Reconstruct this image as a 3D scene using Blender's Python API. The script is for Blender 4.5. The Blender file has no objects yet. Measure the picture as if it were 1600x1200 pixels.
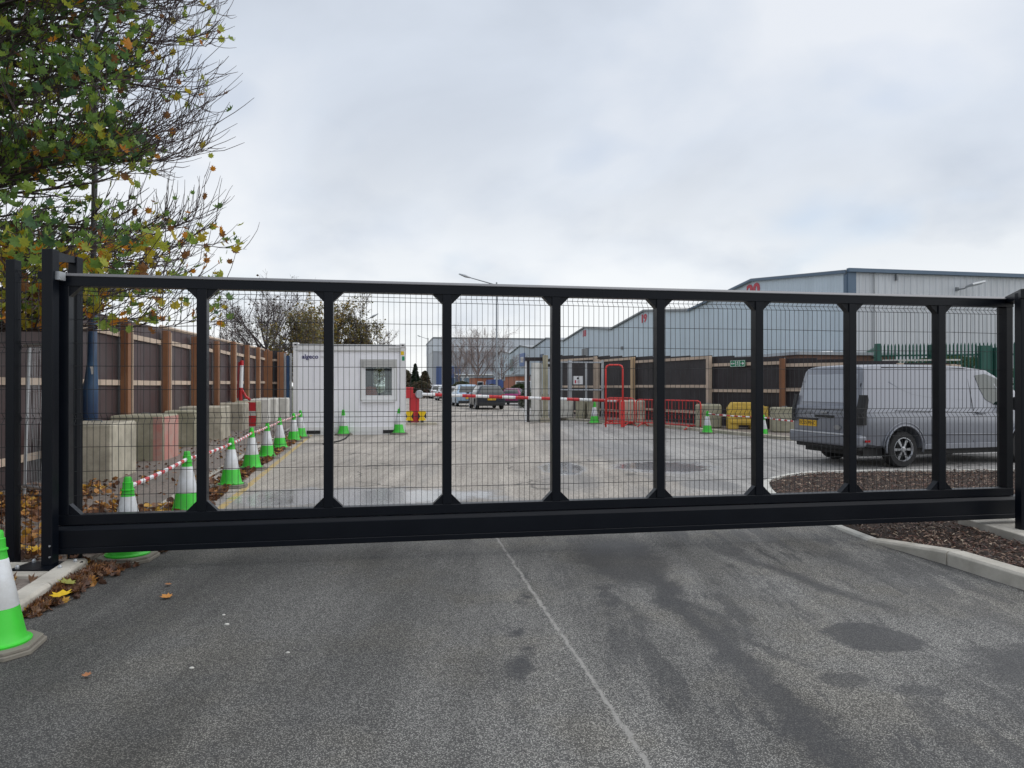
import bpy, bmesh, math, random
from mathutils import Vector, Matrix, noise
R = random.Random(7)
rad = math.radians
SC = bpy.context.scene
COL = SC.collection

# ------------------------------------------------------------------ camera
EYE = 1.55
F = 1110.0           # focal length in photo pixels (photo 1600 wide)
HZ = 603.0
cd = bpy.data.cameras.new("camera")
cd.sensor_width = 36.0
cd.lens = F / 1600 * 36
cd.clip_start = 0.05
cd.clip_end = 6000
cam = bpy.data.objects.new("camera", cd)
cam.location = (0, 0, EYE)
cam.rotation_euler = (rad(90) + math.atan((HZ - 600) / F), 0, 0)
COL.objects.link(cam)
SC.camera = cam

# ------------------------------------------------------------------ world, sun, exposure
SUN_EL, SUN_AZ = 50.0, 90.0       # azimuth clockwise from +Y
w = bpy.data.worlds.new("World")
SC.world = w
w.use_nodes = True
nt = w.node_tree
nt.nodes.clear()
N = nt.nodes.new
L = nt.links.new
wo = N("ShaderNodeOutputWorld")
sky = N("ShaderNodeTexSky"); sky.sky_type = 'NISHITA'; sky.sun_disc = False
sky.sun_elevation = rad(SUN_EL); sky.sun_rotation = rad(SUN_AZ)
b1 = N("ShaderNodeBackground"); b1.inputs[1].default_value = 0.12
L(sky.outputs[0], b1.inputs[0])
tc = N("ShaderNodeTexCoord")
sep = N("ShaderNodeSeparateXYZ"); L(tc.outputs["Generated"], sep.inputs[0])
def M2(op, a, b=None, c=None, clamp=False, tree=None):
    t = tree or nt
    n = t.nodes.new("ShaderNodeMath"); n.operation = op; n.use_clamp = clamp
    for i, v in enumerate((a, b, c)):
        if v is None: continue
        if isinstance(v, (int, float)): n.inputs[i].default_value = v
        else: t.links.new(v, n.inputs[i])
    return n.outputs[0]
zc = M2('MAXIMUM', sep.outputs[2], 0.0)
den = M2('ADD', zc, 0.42)
cmb = N("ShaderNodeCombineXYZ")
L(M2('DIVIDE', sep.outputs[0], den), cmb.inputs[0])
L(M2('DIVIDE', sep.outputs[1], den), cmb.inputs[1])
n1 = N("ShaderNodeTexNoise"); n1.inputs["Scale"].default_value = 1.7; n1.inputs["Detail"].default_value = 8
n1.inputs["Roughness"].default_value = 0.48; n1.inputs["Distortion"].default_value = 0.35
mp = N("ShaderNodeMapping"); mp.inputs["Location"].default_value = (3.1, 1.7, 0.4)
L(cmb.outputs[0], mp.inputs[0]); L(mp.outputs[0], n1.inputs["Vector"])
rp = N("ShaderNodeValToRGB")
rp.color_ramp.elements[0].position = 0.32; rp.color_ramp.elements[0].color = (0.53, 0.58, 0.66, 1)
rp.color_ramp.elements[1].position = 0.66; rp.color_ramp.elements[1].color = (0.80, 0.83, 0.88, 1)
e = rp.color_ramp.elements.new(0.5); e.color = (0.66, 0.715, 0.80, 1)
L(n1.outputs[0], rp.inputs[0])
# clouds brighten towards the horizon
hz = N("ShaderNodeMapRange"); hz.inputs[1].default_value = 0.0; hz.inputs[2].default_value = 0.42
hz.inputs[3].default_value = 1.0; hz.inputs[4].default_value = 0.0; hz.interpolation_type = 'SMOOTHSTEP'
L(zc, hz.inputs[0])
n2 = N("ShaderNodeTexNoise"); n2.inputs["Scale"].default_value = 3.0; n2.inputs["Detail"].default_value = 5
L(cmb.outputs[0], n2.inputs["Vector"])
hf = M2('MULTIPLY', hz.outputs[0], M2('MULTIPLY_ADD', n2.outputs[0], 3.2, -0.70, clamp=True), clamp=True)
mx = N("ShaderNodeMix"); mx.data_type = 'RGBA'
L(hf, mx.inputs["Factor"]); L(rp.outputs[0], mx.inputs["A"]); mx.inputs["B"].default_value = (0.95, 0.965, 0.97, 1)
b2 = N("ShaderNodeBackground"); L(mx.outputs["Result"], b2.inputs[0]); b2.inputs[1].default_value = 0.83
thin = N("ShaderNodeMapRange"); thin.inputs[1].default_value = 0.56; thin.inputs[2].default_value = 0.72
thin.inputs[3].default_value = 0.94; thin.inputs[4].default_value = 0.60
n3 = N("ShaderNodeTexNoise"); n3.inputs["Scale"].default_value = 2.2; n3.inputs["Detail"].default_value = 3
L(cmb.outputs[0], n3.inputs["Vector"]); L(n3.outputs[0], thin.inputs[0])
ms = N("ShaderNodeMixShader"); L(thin.outputs[0], ms.inputs[0]); L(b1.outputs[0], ms.inputs[1]); L(b2.outputs[0], ms.inputs[2])
L(ms.outputs[0], wo.inputs[0])

sd = bpy.data.lights.new("sun", 'SUN'); sd.energy = 1.35; sd.angle = rad(100); sd.color = (1.0, 0.965, 0.91)
sun = bpy.data.objects.new("sun", sd); COL.objects.link(sun)
az, el = rad(SUN_AZ), rad(SUN_EL)
sv = Vector((math.sin(az) * math.cos(el), math.cos(az) * math.cos(el), math.sin(el)))
sun.rotation_euler = sv.to_track_quat('Z', 'Y').to_euler()
sun.location = (30, 30, 40)
vs = SC.view_settings
SC.display_settings.display_device = 'sRGB'
vs.view_transform = 'Standard'; vs.look = 'None'; vs.exposure = 0.35; vs.gamma = 1.0; vs.use_curve_mapping = False

# ------------------------------------------------------------------ helpers
def at(px, py, z=0.0):
    Y = (EYE - z) * F / (py - HZ)
    return Vector(((px - 800) / F * Y, Y, z))
def PX(px, Y): return (px - 800) / F * Y
def PZ(py, Y): return EYE - (py - HZ) * Y / F

def tag(o, label=None, cat=None, group=None, kind=None):
    if label: o['label'] = label
    if cat: o['category'] = cat
    if group: o['group'] = group
    if kind: o['kind'] = kind
    return o

def thing(name, label, cat, loc=(0, 0, 0), rz=0.0, group=None):
    o = bpy.data.objects.new(name, None); COL.objects.link(o)
    o.empty_display_size = 0.2
    o.location = loc; o.rotation_euler = (0, 0, rz)
    return tag(o, label, cat, group)

def children(o): return [c for c in bpy.data.objects if c.parent == o]
KIDS = {}
def adopt(c, p):
    c.parent = p; KIDS.setdefault(p.name, []).append(c)
def copy_tree(o, parent=None):
    c = o.copy(); COL.objects.link(c)
    if parent is not None: adopt(c, parent)
    for k in list(KIDS.get(o.name, [])): copy_tree(k, c)
    return c

class MB:
    def __init__(s): s.v = []; s.f = []; s.m = []
    def add(s, vs_, fs, mi=0):
        k = len(s.v); s.v.extend([tuple(p) for p in vs_]); s.f.extend([tuple(i + k for i in f) for f in fs]); s.m.extend([mi] * len(fs)); return s
    def box(s, c, d, rz=0.0, mi=0, rx=0.0, ry=0.0):
        x, y, z = d[0] / 2, d[1] / 2, d[2] / 2
        ps = [Vector(p) for p in ((-x, -y, -z), (x, -y, -z), (x, y, -z), (-x, y, -z), (-x, -y, z), (x, -y, z), (x, y, z), (-x, y, z))]
        if rz or rx or ry:
            m = Matrix.Rotation(rz, 3, 'Z') @ Matrix.Rotation(ry, 3, 'Y') @ Matrix.Rotation(rx, 3, 'X')
            ps = [m @ p for p in ps]
        c = Vector(c)
        return s.add([p + c for p in ps], [(0, 3, 2, 1), (4, 5, 6, 7), (0, 1, 5, 4), (1, 2, 6, 5), (2, 3, 7, 6), (3, 0, 4, 7)], mi)
    def b(s, x0, x1, y0, y1, z0, z1, mi=0):
        return s.box(((x0 + x1) / 2, (y0 + y1) / 2, (z0 + z1) / 2), (abs(x1 - x0), abs(y1 - y0), abs(z1 - z0)), 0, mi)
    def prism(s, poly, axis, a, b_, mi=0):
        # poly: 2D points, extruded along axis from a to b_
        n = len(poly)
        def P(q, t):
            if axis == 'y': return (q[0], t, q[1])
            if axis == 'x': return (t, q[0], q[1])
            return (q[0], q[1], t)
        vv = [P(q, a) for q in poly] + [P(q, b_) for q in poly]
        ff = [tuple(range(n))[::-1], tuple(range(n, 2 * n))] + [(i, (i + 1) % n, n + (i + 1) % n, n + i) for i in range(n)]
        return s.add(vv, ff, mi)
    def tube(s, pts, r, n=6, mi=0, cap=True):
        pts = [Vector(p) for p in pts]
        rs = r if isinstance(r, (list, tuple)) else [r] * len(pts)
        vv = []; ff = []
        prev = None
        for i, p in enumerate(pts):
            d = (pts[min(i + 1, len(pts) - 1)] - pts[max(i - 1, 0)])
            if d.length < 1e-9: d = Vector((0, 0, 1))
            d.normalize()
            if prev is None:
                a = d.orthogonal().normalized()
                if abs(d.z) > 0.99: a = Vector((1, 0, 0))
            else:
                a = (prev - d * prev.dot(d))
                a = a.normalized() if a.length > 1e-6 else d.orthogonal().normalized()
            prev = a
            b = d.cross(a)
            for k in range(n):
                t = 2 * math.pi * (k + .5) / n
                vv.append(p + (a * math.cos(t) + b * math.sin(t)) * rs[i])
        for i in range(len(pts) - 1):
            for k in range(n):
                k2 = (k + 1) % n
                ff.append((i * n + k, i * n + k2, (i + 1) * n + k2, (i + 1) * n + k))
        if cap:
            ff.append(tuple(range(n))[::-1]); m_ = (len(pts) - 1) * n
            ff.append(tuple(m_ + k for k in range(n)))
        return s.add(vv, ff, mi)
    def lathe(s, prof, n=20, c=(0, 0, 0), mi=0, cap=True, axis='z'):
        vv = []; ff = []
        for r, z in prof:
            for k in range(n):
                t = 2 * math.pi * k / n
                if axis == 'z': vv.append((c[0] + r * math.cos(t), c[1] + r * math.sin(t), c[2] + z))
                else: vv.append((c[0] + r * math.cos(t), c[1] + z, c[2] + r * math.sin(t)))
        for i in range(len(prof) - 1):
            for k in range(n):
                k2 = (k + 1) % n
                ff.append((i * n + k, i * n + k2, (i + 1) * n + k2, (i + 1) * n + k))
        if cap:
            ff.append(tuple(range(n))[::-1]); m_ = (len(prof) - 1) * n
            ff.append(tuple(m_ + k for k in range(n)))
        return s.add(vv, ff, mi)
    def mesh(s, name, mats, smooth=False):
        me = bpy.data.meshes.new(name)
        me.from_pydata(s.v, [], s.f)
        if not isinstance(mats, (list, tuple)): mats = [mats]
        for m_ in mats: me.materials.append(m_)
        if len(mats) > 1: me.polygons.foreach_set("material_index", s.m)
        if smooth: me.polygons.foreach_set("use_smooth", [True] * len(me.polygons))
        me.update()
        return me
    def build(s, name, mats, parent=None, smooth=False, bev=0.0, loc=None, seg=2):
        o = bpy.data.objects.new(name, s.mesh(name, mats, smooth)); COL.objects.link(o)
        if parent is not None: adopt(o, parent)
        if loc is not None: o.location = loc
        if bev:
            md = o.modifiers.new("bevel", 'BEVEL'); md.width = bev; md.segments = seg; md.limit_method = 'ANGLE'; md.angle_limit = rad(35)
        return o

def fixn(o):
    bm = bmesh.new(); bm.from_mesh(o.data); bmesh.ops.recalc_face_normals(bm, faces=bm.faces); bm.to_mesh(o.data); bm.free(); return o
def autosmooth(o, ang=38):
    fixn(o)
    me = o.data
    me.polygons.foreach_set("use_smooth", [True] * len(me.polygons))
    try: me.set_sharp_from_angle(angle=rad(ang))
    except Exception: pass
    return o

def inst(name, me, parent, loc=(0, 0, 0), rot=(0, 0, 0), scl=None, label=None):
    o = bpy.data.objects.new(name, me); COL.objects.link(o)
    if parent is not None: adopt(o, parent)
    o.location = loc; o.rotation_euler = rot
    if scl: o.scale = scl
    if label: o['label'] = label
    return o

def text_obj(name, s, size, mat_, parent, loc, rot, extrude=0.004, sx=1.0, bold=0.0, align='CENTER'):
    cu = bpy.data.curves.new(name, 'FONT'); cu.body = s; cu.size = size; cu.extrude = extrude
    cu.align_x = align; cu.align_y = 'CENTER'; cu.offset = bold; cu.resolution_u = 3
    t = bpy.data.objects.new(name + "_src", cu); COL.objects.link(t)
    dg = bpy.context.evaluated_depsgraph_get()
    me = bpy.data.meshes.new_from_object(t.evaluated_get(dg))
    bpy.data.objects.remove(t)
    me.materials.clear(); me.materials.append(mat_)
    o = inst(name, me, parent, loc, rot)
    o.scale = (sx, 1, 1)
    return o

# ------------------------------------------------------------------ materials
MT = {}
def mat(name, col, rough=0.7, metal=0.0, var=0.15, vscale=3.0, fine=0.08, fscale=40.0, bump=0.0, bscale=60.0,
        col2=None, c2amt=0.0, c2scale=1.5, spec=0.5, rvar=0.0, streak=0.0, coat=0.0):
    m = bpy.data.materials.new(name); m.use_nodes = True
    t = m.node_tree; t.nodes.clear(); n = t.nodes.new; l = t.links.new
    out = n("ShaderNodeOutputMaterial"); bs = n("ShaderNodeBsdfPrincipled"); l(bs.outputs[0], out.inputs[0])
    bs.inputs["Roughness"].default_value = rough; bs.inputs["Metallic"].default_value = metal
    bs.inputs["Specular IOR Level"].default_value = spec
    if coat: bs.inputs["Coat Weight"].default_value = coat; bs.inputs["Coat Roughness"].default_value = 0.06
    c = n("ShaderNodeTexCoord"); oi = n("ShaderNodeObjectInfo")
    ad = n("ShaderNodeVectorMath"); ad.operation = 'ADD'
    sc = n("ShaderNodeVectorMath"); sc.operation = 'SCALE'; sc.inputs[0].default_value = (17.3, 9.1, 23.7)
    l(oi.outputs["Random"], sc.inputs["Scale"])
    l(c.outputs["Object"], ad.inputs[0]); l(sc.outputs[0], ad.inputs[1])
    v = ad.outputs[0]
    def noi(scale, det=5, ro=0.6, vec=None):
        q = n("ShaderNodeTexNoise"); q.inputs["Scale"].default_value = scale; q.inputs["Detail"].default_value = det; q.inputs["Roughness"].default_value = ro
        l(vec or v, q.inputs["Vector"]); return q.outputs[0]
    rgb = n("ShaderNodeRGB"); rgb.outputs[0].default_value = (*col, 1)
    cur = rgb.outputs[0]
    if c2amt:
        x = n("ShaderNodeMix"); x.data_type = 'RGBA'
        r_ = n("ShaderNodeMapRange"); r_.inputs[1].default_value = 0.5 - 0.12; r_.inputs[2].default_value = 0.62; r_.inputs[4].default_value = c2amt
        l(noi(c2scale, 6, 0.65), r_.inputs[0]); l(r_.outputs[0], x.inputs["Factor"]); l(cur, x.inputs["A"]); x.inputs["B"].default_value = (*(col2 or col), 1)
        cur = x.outputs["Result"]
    if streak:
        mp_ = n("ShaderNodeMapping"); mp_.inputs["Scale"].default_value = (4, 4, 0.5); l(v, mp_.inputs[0])
        s_ = noi(1.5, 5, 0.6, mp_.outputs[0])
        k_ = M2('MULTIPLY_ADD', s_, streak * 2, 1 - streak, tree=t)
        x = n("ShaderNodeVectorMath"); x.operation = 'SCALE'; l(cur, x.inputs[0]); l(k_, x.inputs["Scale"]); cur = x.outputs[0]
    if var or fine:
        a = M2('MULTIPLY_ADD', noi(vscale), var * 2, 1 - var, tree=t)
        b = M2('MULTIPLY_ADD', noi(fscale, 3, 0.7), fine * 2, 1 - fine, tree=t)
        k = M2('MULTIPLY', a, b, tree=t)
        x = n("ShaderNodeVectorMath"); x.operation = 'SCALE'; l(cur, x.inputs[0]); l(k, x.inputs["Scale"]); cur = x.outputs[0]
    l(cur, bs.inputs["Base Color"])
    if rvar:
        l(M2('MULTIPLY_ADD', noi(vscale * 2), rvar * 2, rough - rvar, clamp=True, tree=t), bs.inputs["Roughness"])
    if bump:
        bp = n("ShaderNodeBump"); bp.inputs["Strength"].default_value = bump; bp.inputs["Distance"].default_value = 0.01
        l(noi(bscale, 4, 0.65), bp.inputs["Height"]); l(bp.outputs[0], bs.inputs["Normal"])
    MT[name] = m
    return m

black = mat("black_powder_coat", (0.0032, 0.0048, 0.0085), 0.34, 0, 0.25, 2, 0.1, 60, 0.06, 300, rvar=0.08, spec=0.2)
stripm = mat("painted_sky_sheen", (0.17, 0.17, 0.18), 0.45, 0.2, 0.12, 3, 0.1, 80)  # grey colours in sky sheen on the black top rail
blackm = mat("dark_plastic", (0.012, 0.012, 0.013), 0.6, 0)
rubber = mat("rubber", (0.014, 0.014, 0.015), 0.82, 0, 0.2, 6)
wire = mat("black_wire", (0.010, 0.012, 0.015), 0.5, 0, 0, 1, 0)
concrete = mat("old_concrete", (0.50, 0.46, 0.37), 0.9, 0, 0.22, 2.2, 0.16, 45, 0.5, 40, (0.26, 0.24, 0.19), 0.75, 2.3, streak=0.06)
concrete_g = mat("mossy_concrete", (0.38, 0.355, 0.27), 0.92, 0, 0.2, 2.5, 0.15, 40, 0.5, 40, (0.22, 0.215, 0.145), 0.7, 2.4, streak=0.08)
concrete_w = mat("pale_concrete", (0.60, 0.59, 0.55), 0.88, 0, 0.14, 2.0, 0.1, 40, 0.4, 40, (0.36, 0.35, 0.31), 0.5, 1.9, streak=0.05)
kerbm = mat("kerb_concrete", (0.54, 0.51, 0.45), 0.9, 0, 0.15, 3, 0.14, 120, 0.4, 160, (0.24, 0.22, 0.18), 0.5, 2.5)
pinkp = mat("faded_red_paint", (0.50, 0.20, 0.17), 0.75, 0, 0.15, 4, 0.1, 40, 0.2, 40, (0.42, 0.34, 0.29), 0.7, 3.0)
redp = mat("red_paint", (0.50, 0.022, 0.028), 0.45, 0, 0.1, 4)
redb = mat("red_barrier_paint", (0.62, 0.035, 0.03), 0.45, 0, 0.12, 6)
whitep = mat("white_paint", (0.74, 0.75, 0.76), 0.5, 0, 0.05, 3, 0.03)
sheet_l = mat("dark_hoarding_board", (0.060, 0.032, 0.032), 0.5, 0, 0.25, 1.2, 0.1, 20, 0.1, 20, (0.075, 0.060, 0.062), 0.7, 0.9, streak=0.2, spec=0.45)
sheet_r = mat("black_hoarding_board", (0.019, 0.015, 0.017), 0.55, 0, 0.25, 1.2, 0.1, 20, 0.1, 20, (0.038, 0.034, 0.04), 0.7, 0.9, streak=0.35, spec=0.4)
wood = mat("new_timber", (0.52, 0.37, 0.22), 0.8, 0, 0.18, 2, 0.12, 30, 0.2, 60, (0.36, 0.25, 0.15), 0.6, 2.0)
woodp = mat("weathered_pale_timber", (0.58, 0.46, 0.36), 0.85, 0, 0.18, 2, 0.12, 30, 0.2, 60, (0.32, 0.26, 0.21), 0.6, 2.0)
woodd = mat("stained_timber", (0.22, 0.092, 0.042), 0.75, 0, 0.25, 2, 0.12, 30, 0.2, 60, (0.22, 0.11, 0.055), 0.6, 2.0, streak=0.2)
galv = mat("galvanised_steel", (0.42, 0.44, 0.46), 0.45, 0.7, 0.15, 5, 0.08)
greyst = mat("grey_steel", (0.20, 0.215, 0.23), 0.5, 0.3, 0.12, 5)
bluep = mat("navy_column_paint", (0.018, 0.042, 0.105), 0.42, 0, 0.2, 4, 0.1, 30, 0.1, 60, (0.03, 0.10, 0.20), 0.6, 1.2)
cone_g = mat("green_cone_plastic", (0.045, 0.60, 0.035), 0.42, 0, 0.08, 5, 0.04, 40, 0.03, 40, (0.06, 0.30, 0.05), 0.5, 5)
cone_w = mat("white_reflective_sleeve", (0.66, 0.69, 0.72), 0.35, 0, 0.10, 5, 0.08, 90, 0.15, 400, (0.46, 0.45, 0.42), 0.5, 6)
cone_b = mat("cone_base_rubber", (0.20, 0.185, 0.155), 0.9, 0, 0.2, 6, 0.12, 60, 0.3, 80)
cabw = mat("cabin_white_steel", (0.84, 0.84, 0.89), 0.42, 0, 0.05, 1.5, 0.03, 20, 0.02, 4, (0.76, 0.76, 0.79), 0.35, 1.0, streak=0.05)
cabf = mat("cabin_frame_white", (0.72, 0.72, 0.73), 0.45, 0, 0.08, 2)
cabd = mat("cabin_grey_trim", (0.46, 0.46, 0.45), 0.6, 0, 0.1, 3)
navy = mat("navy_lettering", (0.02, 0.018, 0.13), 0.5, 0, 0, 1, 0)
redsg = mat("red_lettering", (0.50, 0.03, 0.06), 0.5, 0, 0.05, 1, 0)
green_s = mat("green_sign", (0.0, 0.23, 0.10), 0.5, 0, 0.04, 4)
yel = mat("yellow_plastic", (0.66, 0.44, 0.06), 0.5, 0, 0.1, 3, 0.06, 30, 0.1, 30, (0.50, 0.34, 0.08), 0.5, 2.0)
yelp = mat("yellow_plate", (0.72, 0.42, 0.02), 0.4, 0, 0.02, 3)
yelb = mat("bright_yellow_paint", (0.75, 0.50, 0.0), 0.45, 0, 0.05, 3)
palg = mat("palisade_green_paint", (0.010, 0.085, 0.062), 0.5, 0, 0.15, 4)
bark = mat("bark", (0.062, 0.048, 0.040), 0.9, 0, 0.3, 4, 0.2, 30, 0.4, 30)
twigm = mat("twig_bark", (0.060, 0.042, 0.042), 0.85, 0, 0.2, 4)
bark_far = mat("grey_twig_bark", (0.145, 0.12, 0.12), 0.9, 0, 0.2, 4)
blueT = mat("blue_trim", (0.085, 0.135, 0.20), 0.5, 0, 0.08, 2)
brownw = mat("brown_wall", (0.13, 0.075, 0.055), 0.85)
brick = mat("orange_brick", (0.33, 0.125, 0.07), 0.85, 0, 0.15, 1, 0.1, 3)
chrome = mat("alloy", (0.34, 0.35, 0.37), 0.32, 0.85, 0.05, 4)
redl = mat("red_lamp_lens", (0.35, 0.008, 0.01), 0.15, 0, 0, 1, 0)
orange = mat("orange_fabric", (0.80, 0.10, 0.01), 0.8, 0, 0.1, 8)
chairm = mat("pale_seat_plastic", (0.6, 0.58, 0.54), 0.6)
darkint = mat("dark_interior", (0.30, 0.31, 0.30), 0.9)

def glassm(name, tint, rough=0.03, alpha=0.35):
    m = bpy.data.materials.new(name); m.use_nodes = True; t = m.node_tree; t.nodes.clear(); n = t.nodes.new; l = t.links.new
    out = n("ShaderNodeOutputMaterial"); mixs = n("ShaderNodeMixShader")
    tr = n("ShaderNodeBsdfTransparent"); tr.inputs[0].default_value = (*tint, 1)
    gl = n("ShaderNodeBsdfGlossy"); gl.inputs["Roughness"].default_value = rough; gl.inputs[0].default_value = (0.9, 0.95, 1, 1)
    fr = n("ShaderNodeFresnel"); fr.inputs[0].default_value = 1.6
    k = M2('ADD', fr.outputs[0], alpha * 0.3, clamp=True, tree=t)
    l(k, mixs.inputs[0]); l(tr.outputs[0], mixs.inputs[1]); l(gl.outputs[0], mixs.inputs[2]); l(mixs.outputs[0], out.inputs[0])
    return m
glass = glassm("window_glass", (0.86, 0.90, 0.88), 0.02, 0.08)
glass_dk = mat("tinted_car_glass", (0.012, 0.018, 0.018), 0.05, 0, 0, 1, 0, spec=0.9)
glass_gr = mat("green_tinted_glass", (0.006, 0.022, 0.018), 0.04, 0, 0.3, 4, 0, spec=0.9)

def cladding(name, col, pitch, axis='x', depth=0.5, dark=0.86, col2=None):
    # profiled metal sheet: ribs as fine relief plus slightly different tone in each sheet
    m = bpy.data.materials.new(name); m.use_nodes = True; t = m.node_tree; t.nodes.clear(); n = t.nodes.new; l = t.links.new
    out = n("ShaderNodeOutputMaterial"); bs = n("ShaderNodeBsdfPrincipled"); l(bs.outputs[0], out.inputs[0])
    bs.inputs["Roughness"].default_value = 0.5
    c = n("ShaderNodeTexCoord"); s = n("ShaderNodeSeparateXYZ"); l(c.outputs["Object"], s.inputs[0])
    x = s.outputs[0] if axis == 'x' else s.outputs[1]
    ph = M2('FRACT', M2('DIVIDE', x, pitch, tree=t), tree=t)
    tri = M2('ABSOLUTE', M2('SUBTRACT', ph, 0.5, tree=t), tree=t)
    r_ = n("ShaderNodeMapRange"); r_.inputs[1].default_value = 0.12; r_.inputs[2].default_value = 0.26; l(tri, r_.inputs[0])
    bp = n("ShaderNodeBump"); bp.inputs["Strength"].default_value = depth; bp.inputs["Distance"].default_value = 0.04
    l(r_.outputs[0], bp.inputs["Height"]); l(bp.outputs[0], bs.inputs["Normal"])
    cell = M2('FLOOR', M2('DIVIDE', x, 1.0, tree=t), tree=t)
    wn = n("ShaderNodeTexWhiteNoise"); wn.noise_dimensions = '1D'; l(cell, wn.inputs["W"])
    no = n("ShaderNodeTexNoise"); no.inputs["Scale"].default_value = 0.25; no.inputs["Detail"].default_value = 6; l(c.outputs["Object"], no.inputs["Vector"])
    mp_ = n("ShaderNodeMapping"); mp_.inputs["Scale"].default_value = (2.2, 2.2, 0.12); l(c.outputs["Object"], mp_.inputs[0])
    n2_ = n("ShaderNodeTexNoise"); n2_.inputs["Scale"].default_value = 1.2; n2_.inputs["Detail"].default_value = 5; l(mp_.outputs[0], n2_.inputs["Vector"])
    k = M2('MULTIPLY_ADD', wn.outputs[0], 0.07, 0.90, tree=t)
    k = M2('MULTIPLY', k, M2('MULTIPLY_ADD', no.outputs[0], 0.22, 0.91, tree=t), tree=t)
    k = M2('MULTIPLY', k, M2('MULTIPLY_ADD', n2_.outputs[0], 0.2, 0.92, tree=t), tree=t)
    v = n("ShaderNodeVectorMath"); v.operation = 'SCALE'; v.inputs[0].default_value = col; l(k, v.inputs["Scale"])
    l(v.outputs[0], bs.inputs["Base Color"])
    return m
clad_b = cladding("pale_blue_cladding", (0.54, 0.63, 0.71), 0.33, 'y', 0.55)
clad_g = cladding("ribbed_grey_cladding", (0.50, 0.525, 0.56), 0.5, 'x', 1.0)
clad_f = cladding("far_grey_cladding", (0.33, 0.35, 0.39), 1.0, 'x', 0.4)
clad_fl = cladding("far_pale_cladding", (0.55, 0.59, 0.65), 1.0, 'x', 0.4)
clad_fs = cladding("far_side_cladding", (0.48, 0.50, 0.53), 1.0, 'y', 0.4)
roofm = mat("grey_roof_sheet", (0.30, 0.32, 0.34), 0.6, 0, 0.1, 0.2)

# car paints
def paint(name, col, metal=0.35, rough=0.32):
    return mat(name, col, rough, metal, 0.05, 1.5, 0.02, 30, 0, 1, coat=0.3, rvar=0.05)
van_p = paint("grey_van_paint", (0.205, 0.217, 0.25), 0.25, 0.33)

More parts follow.
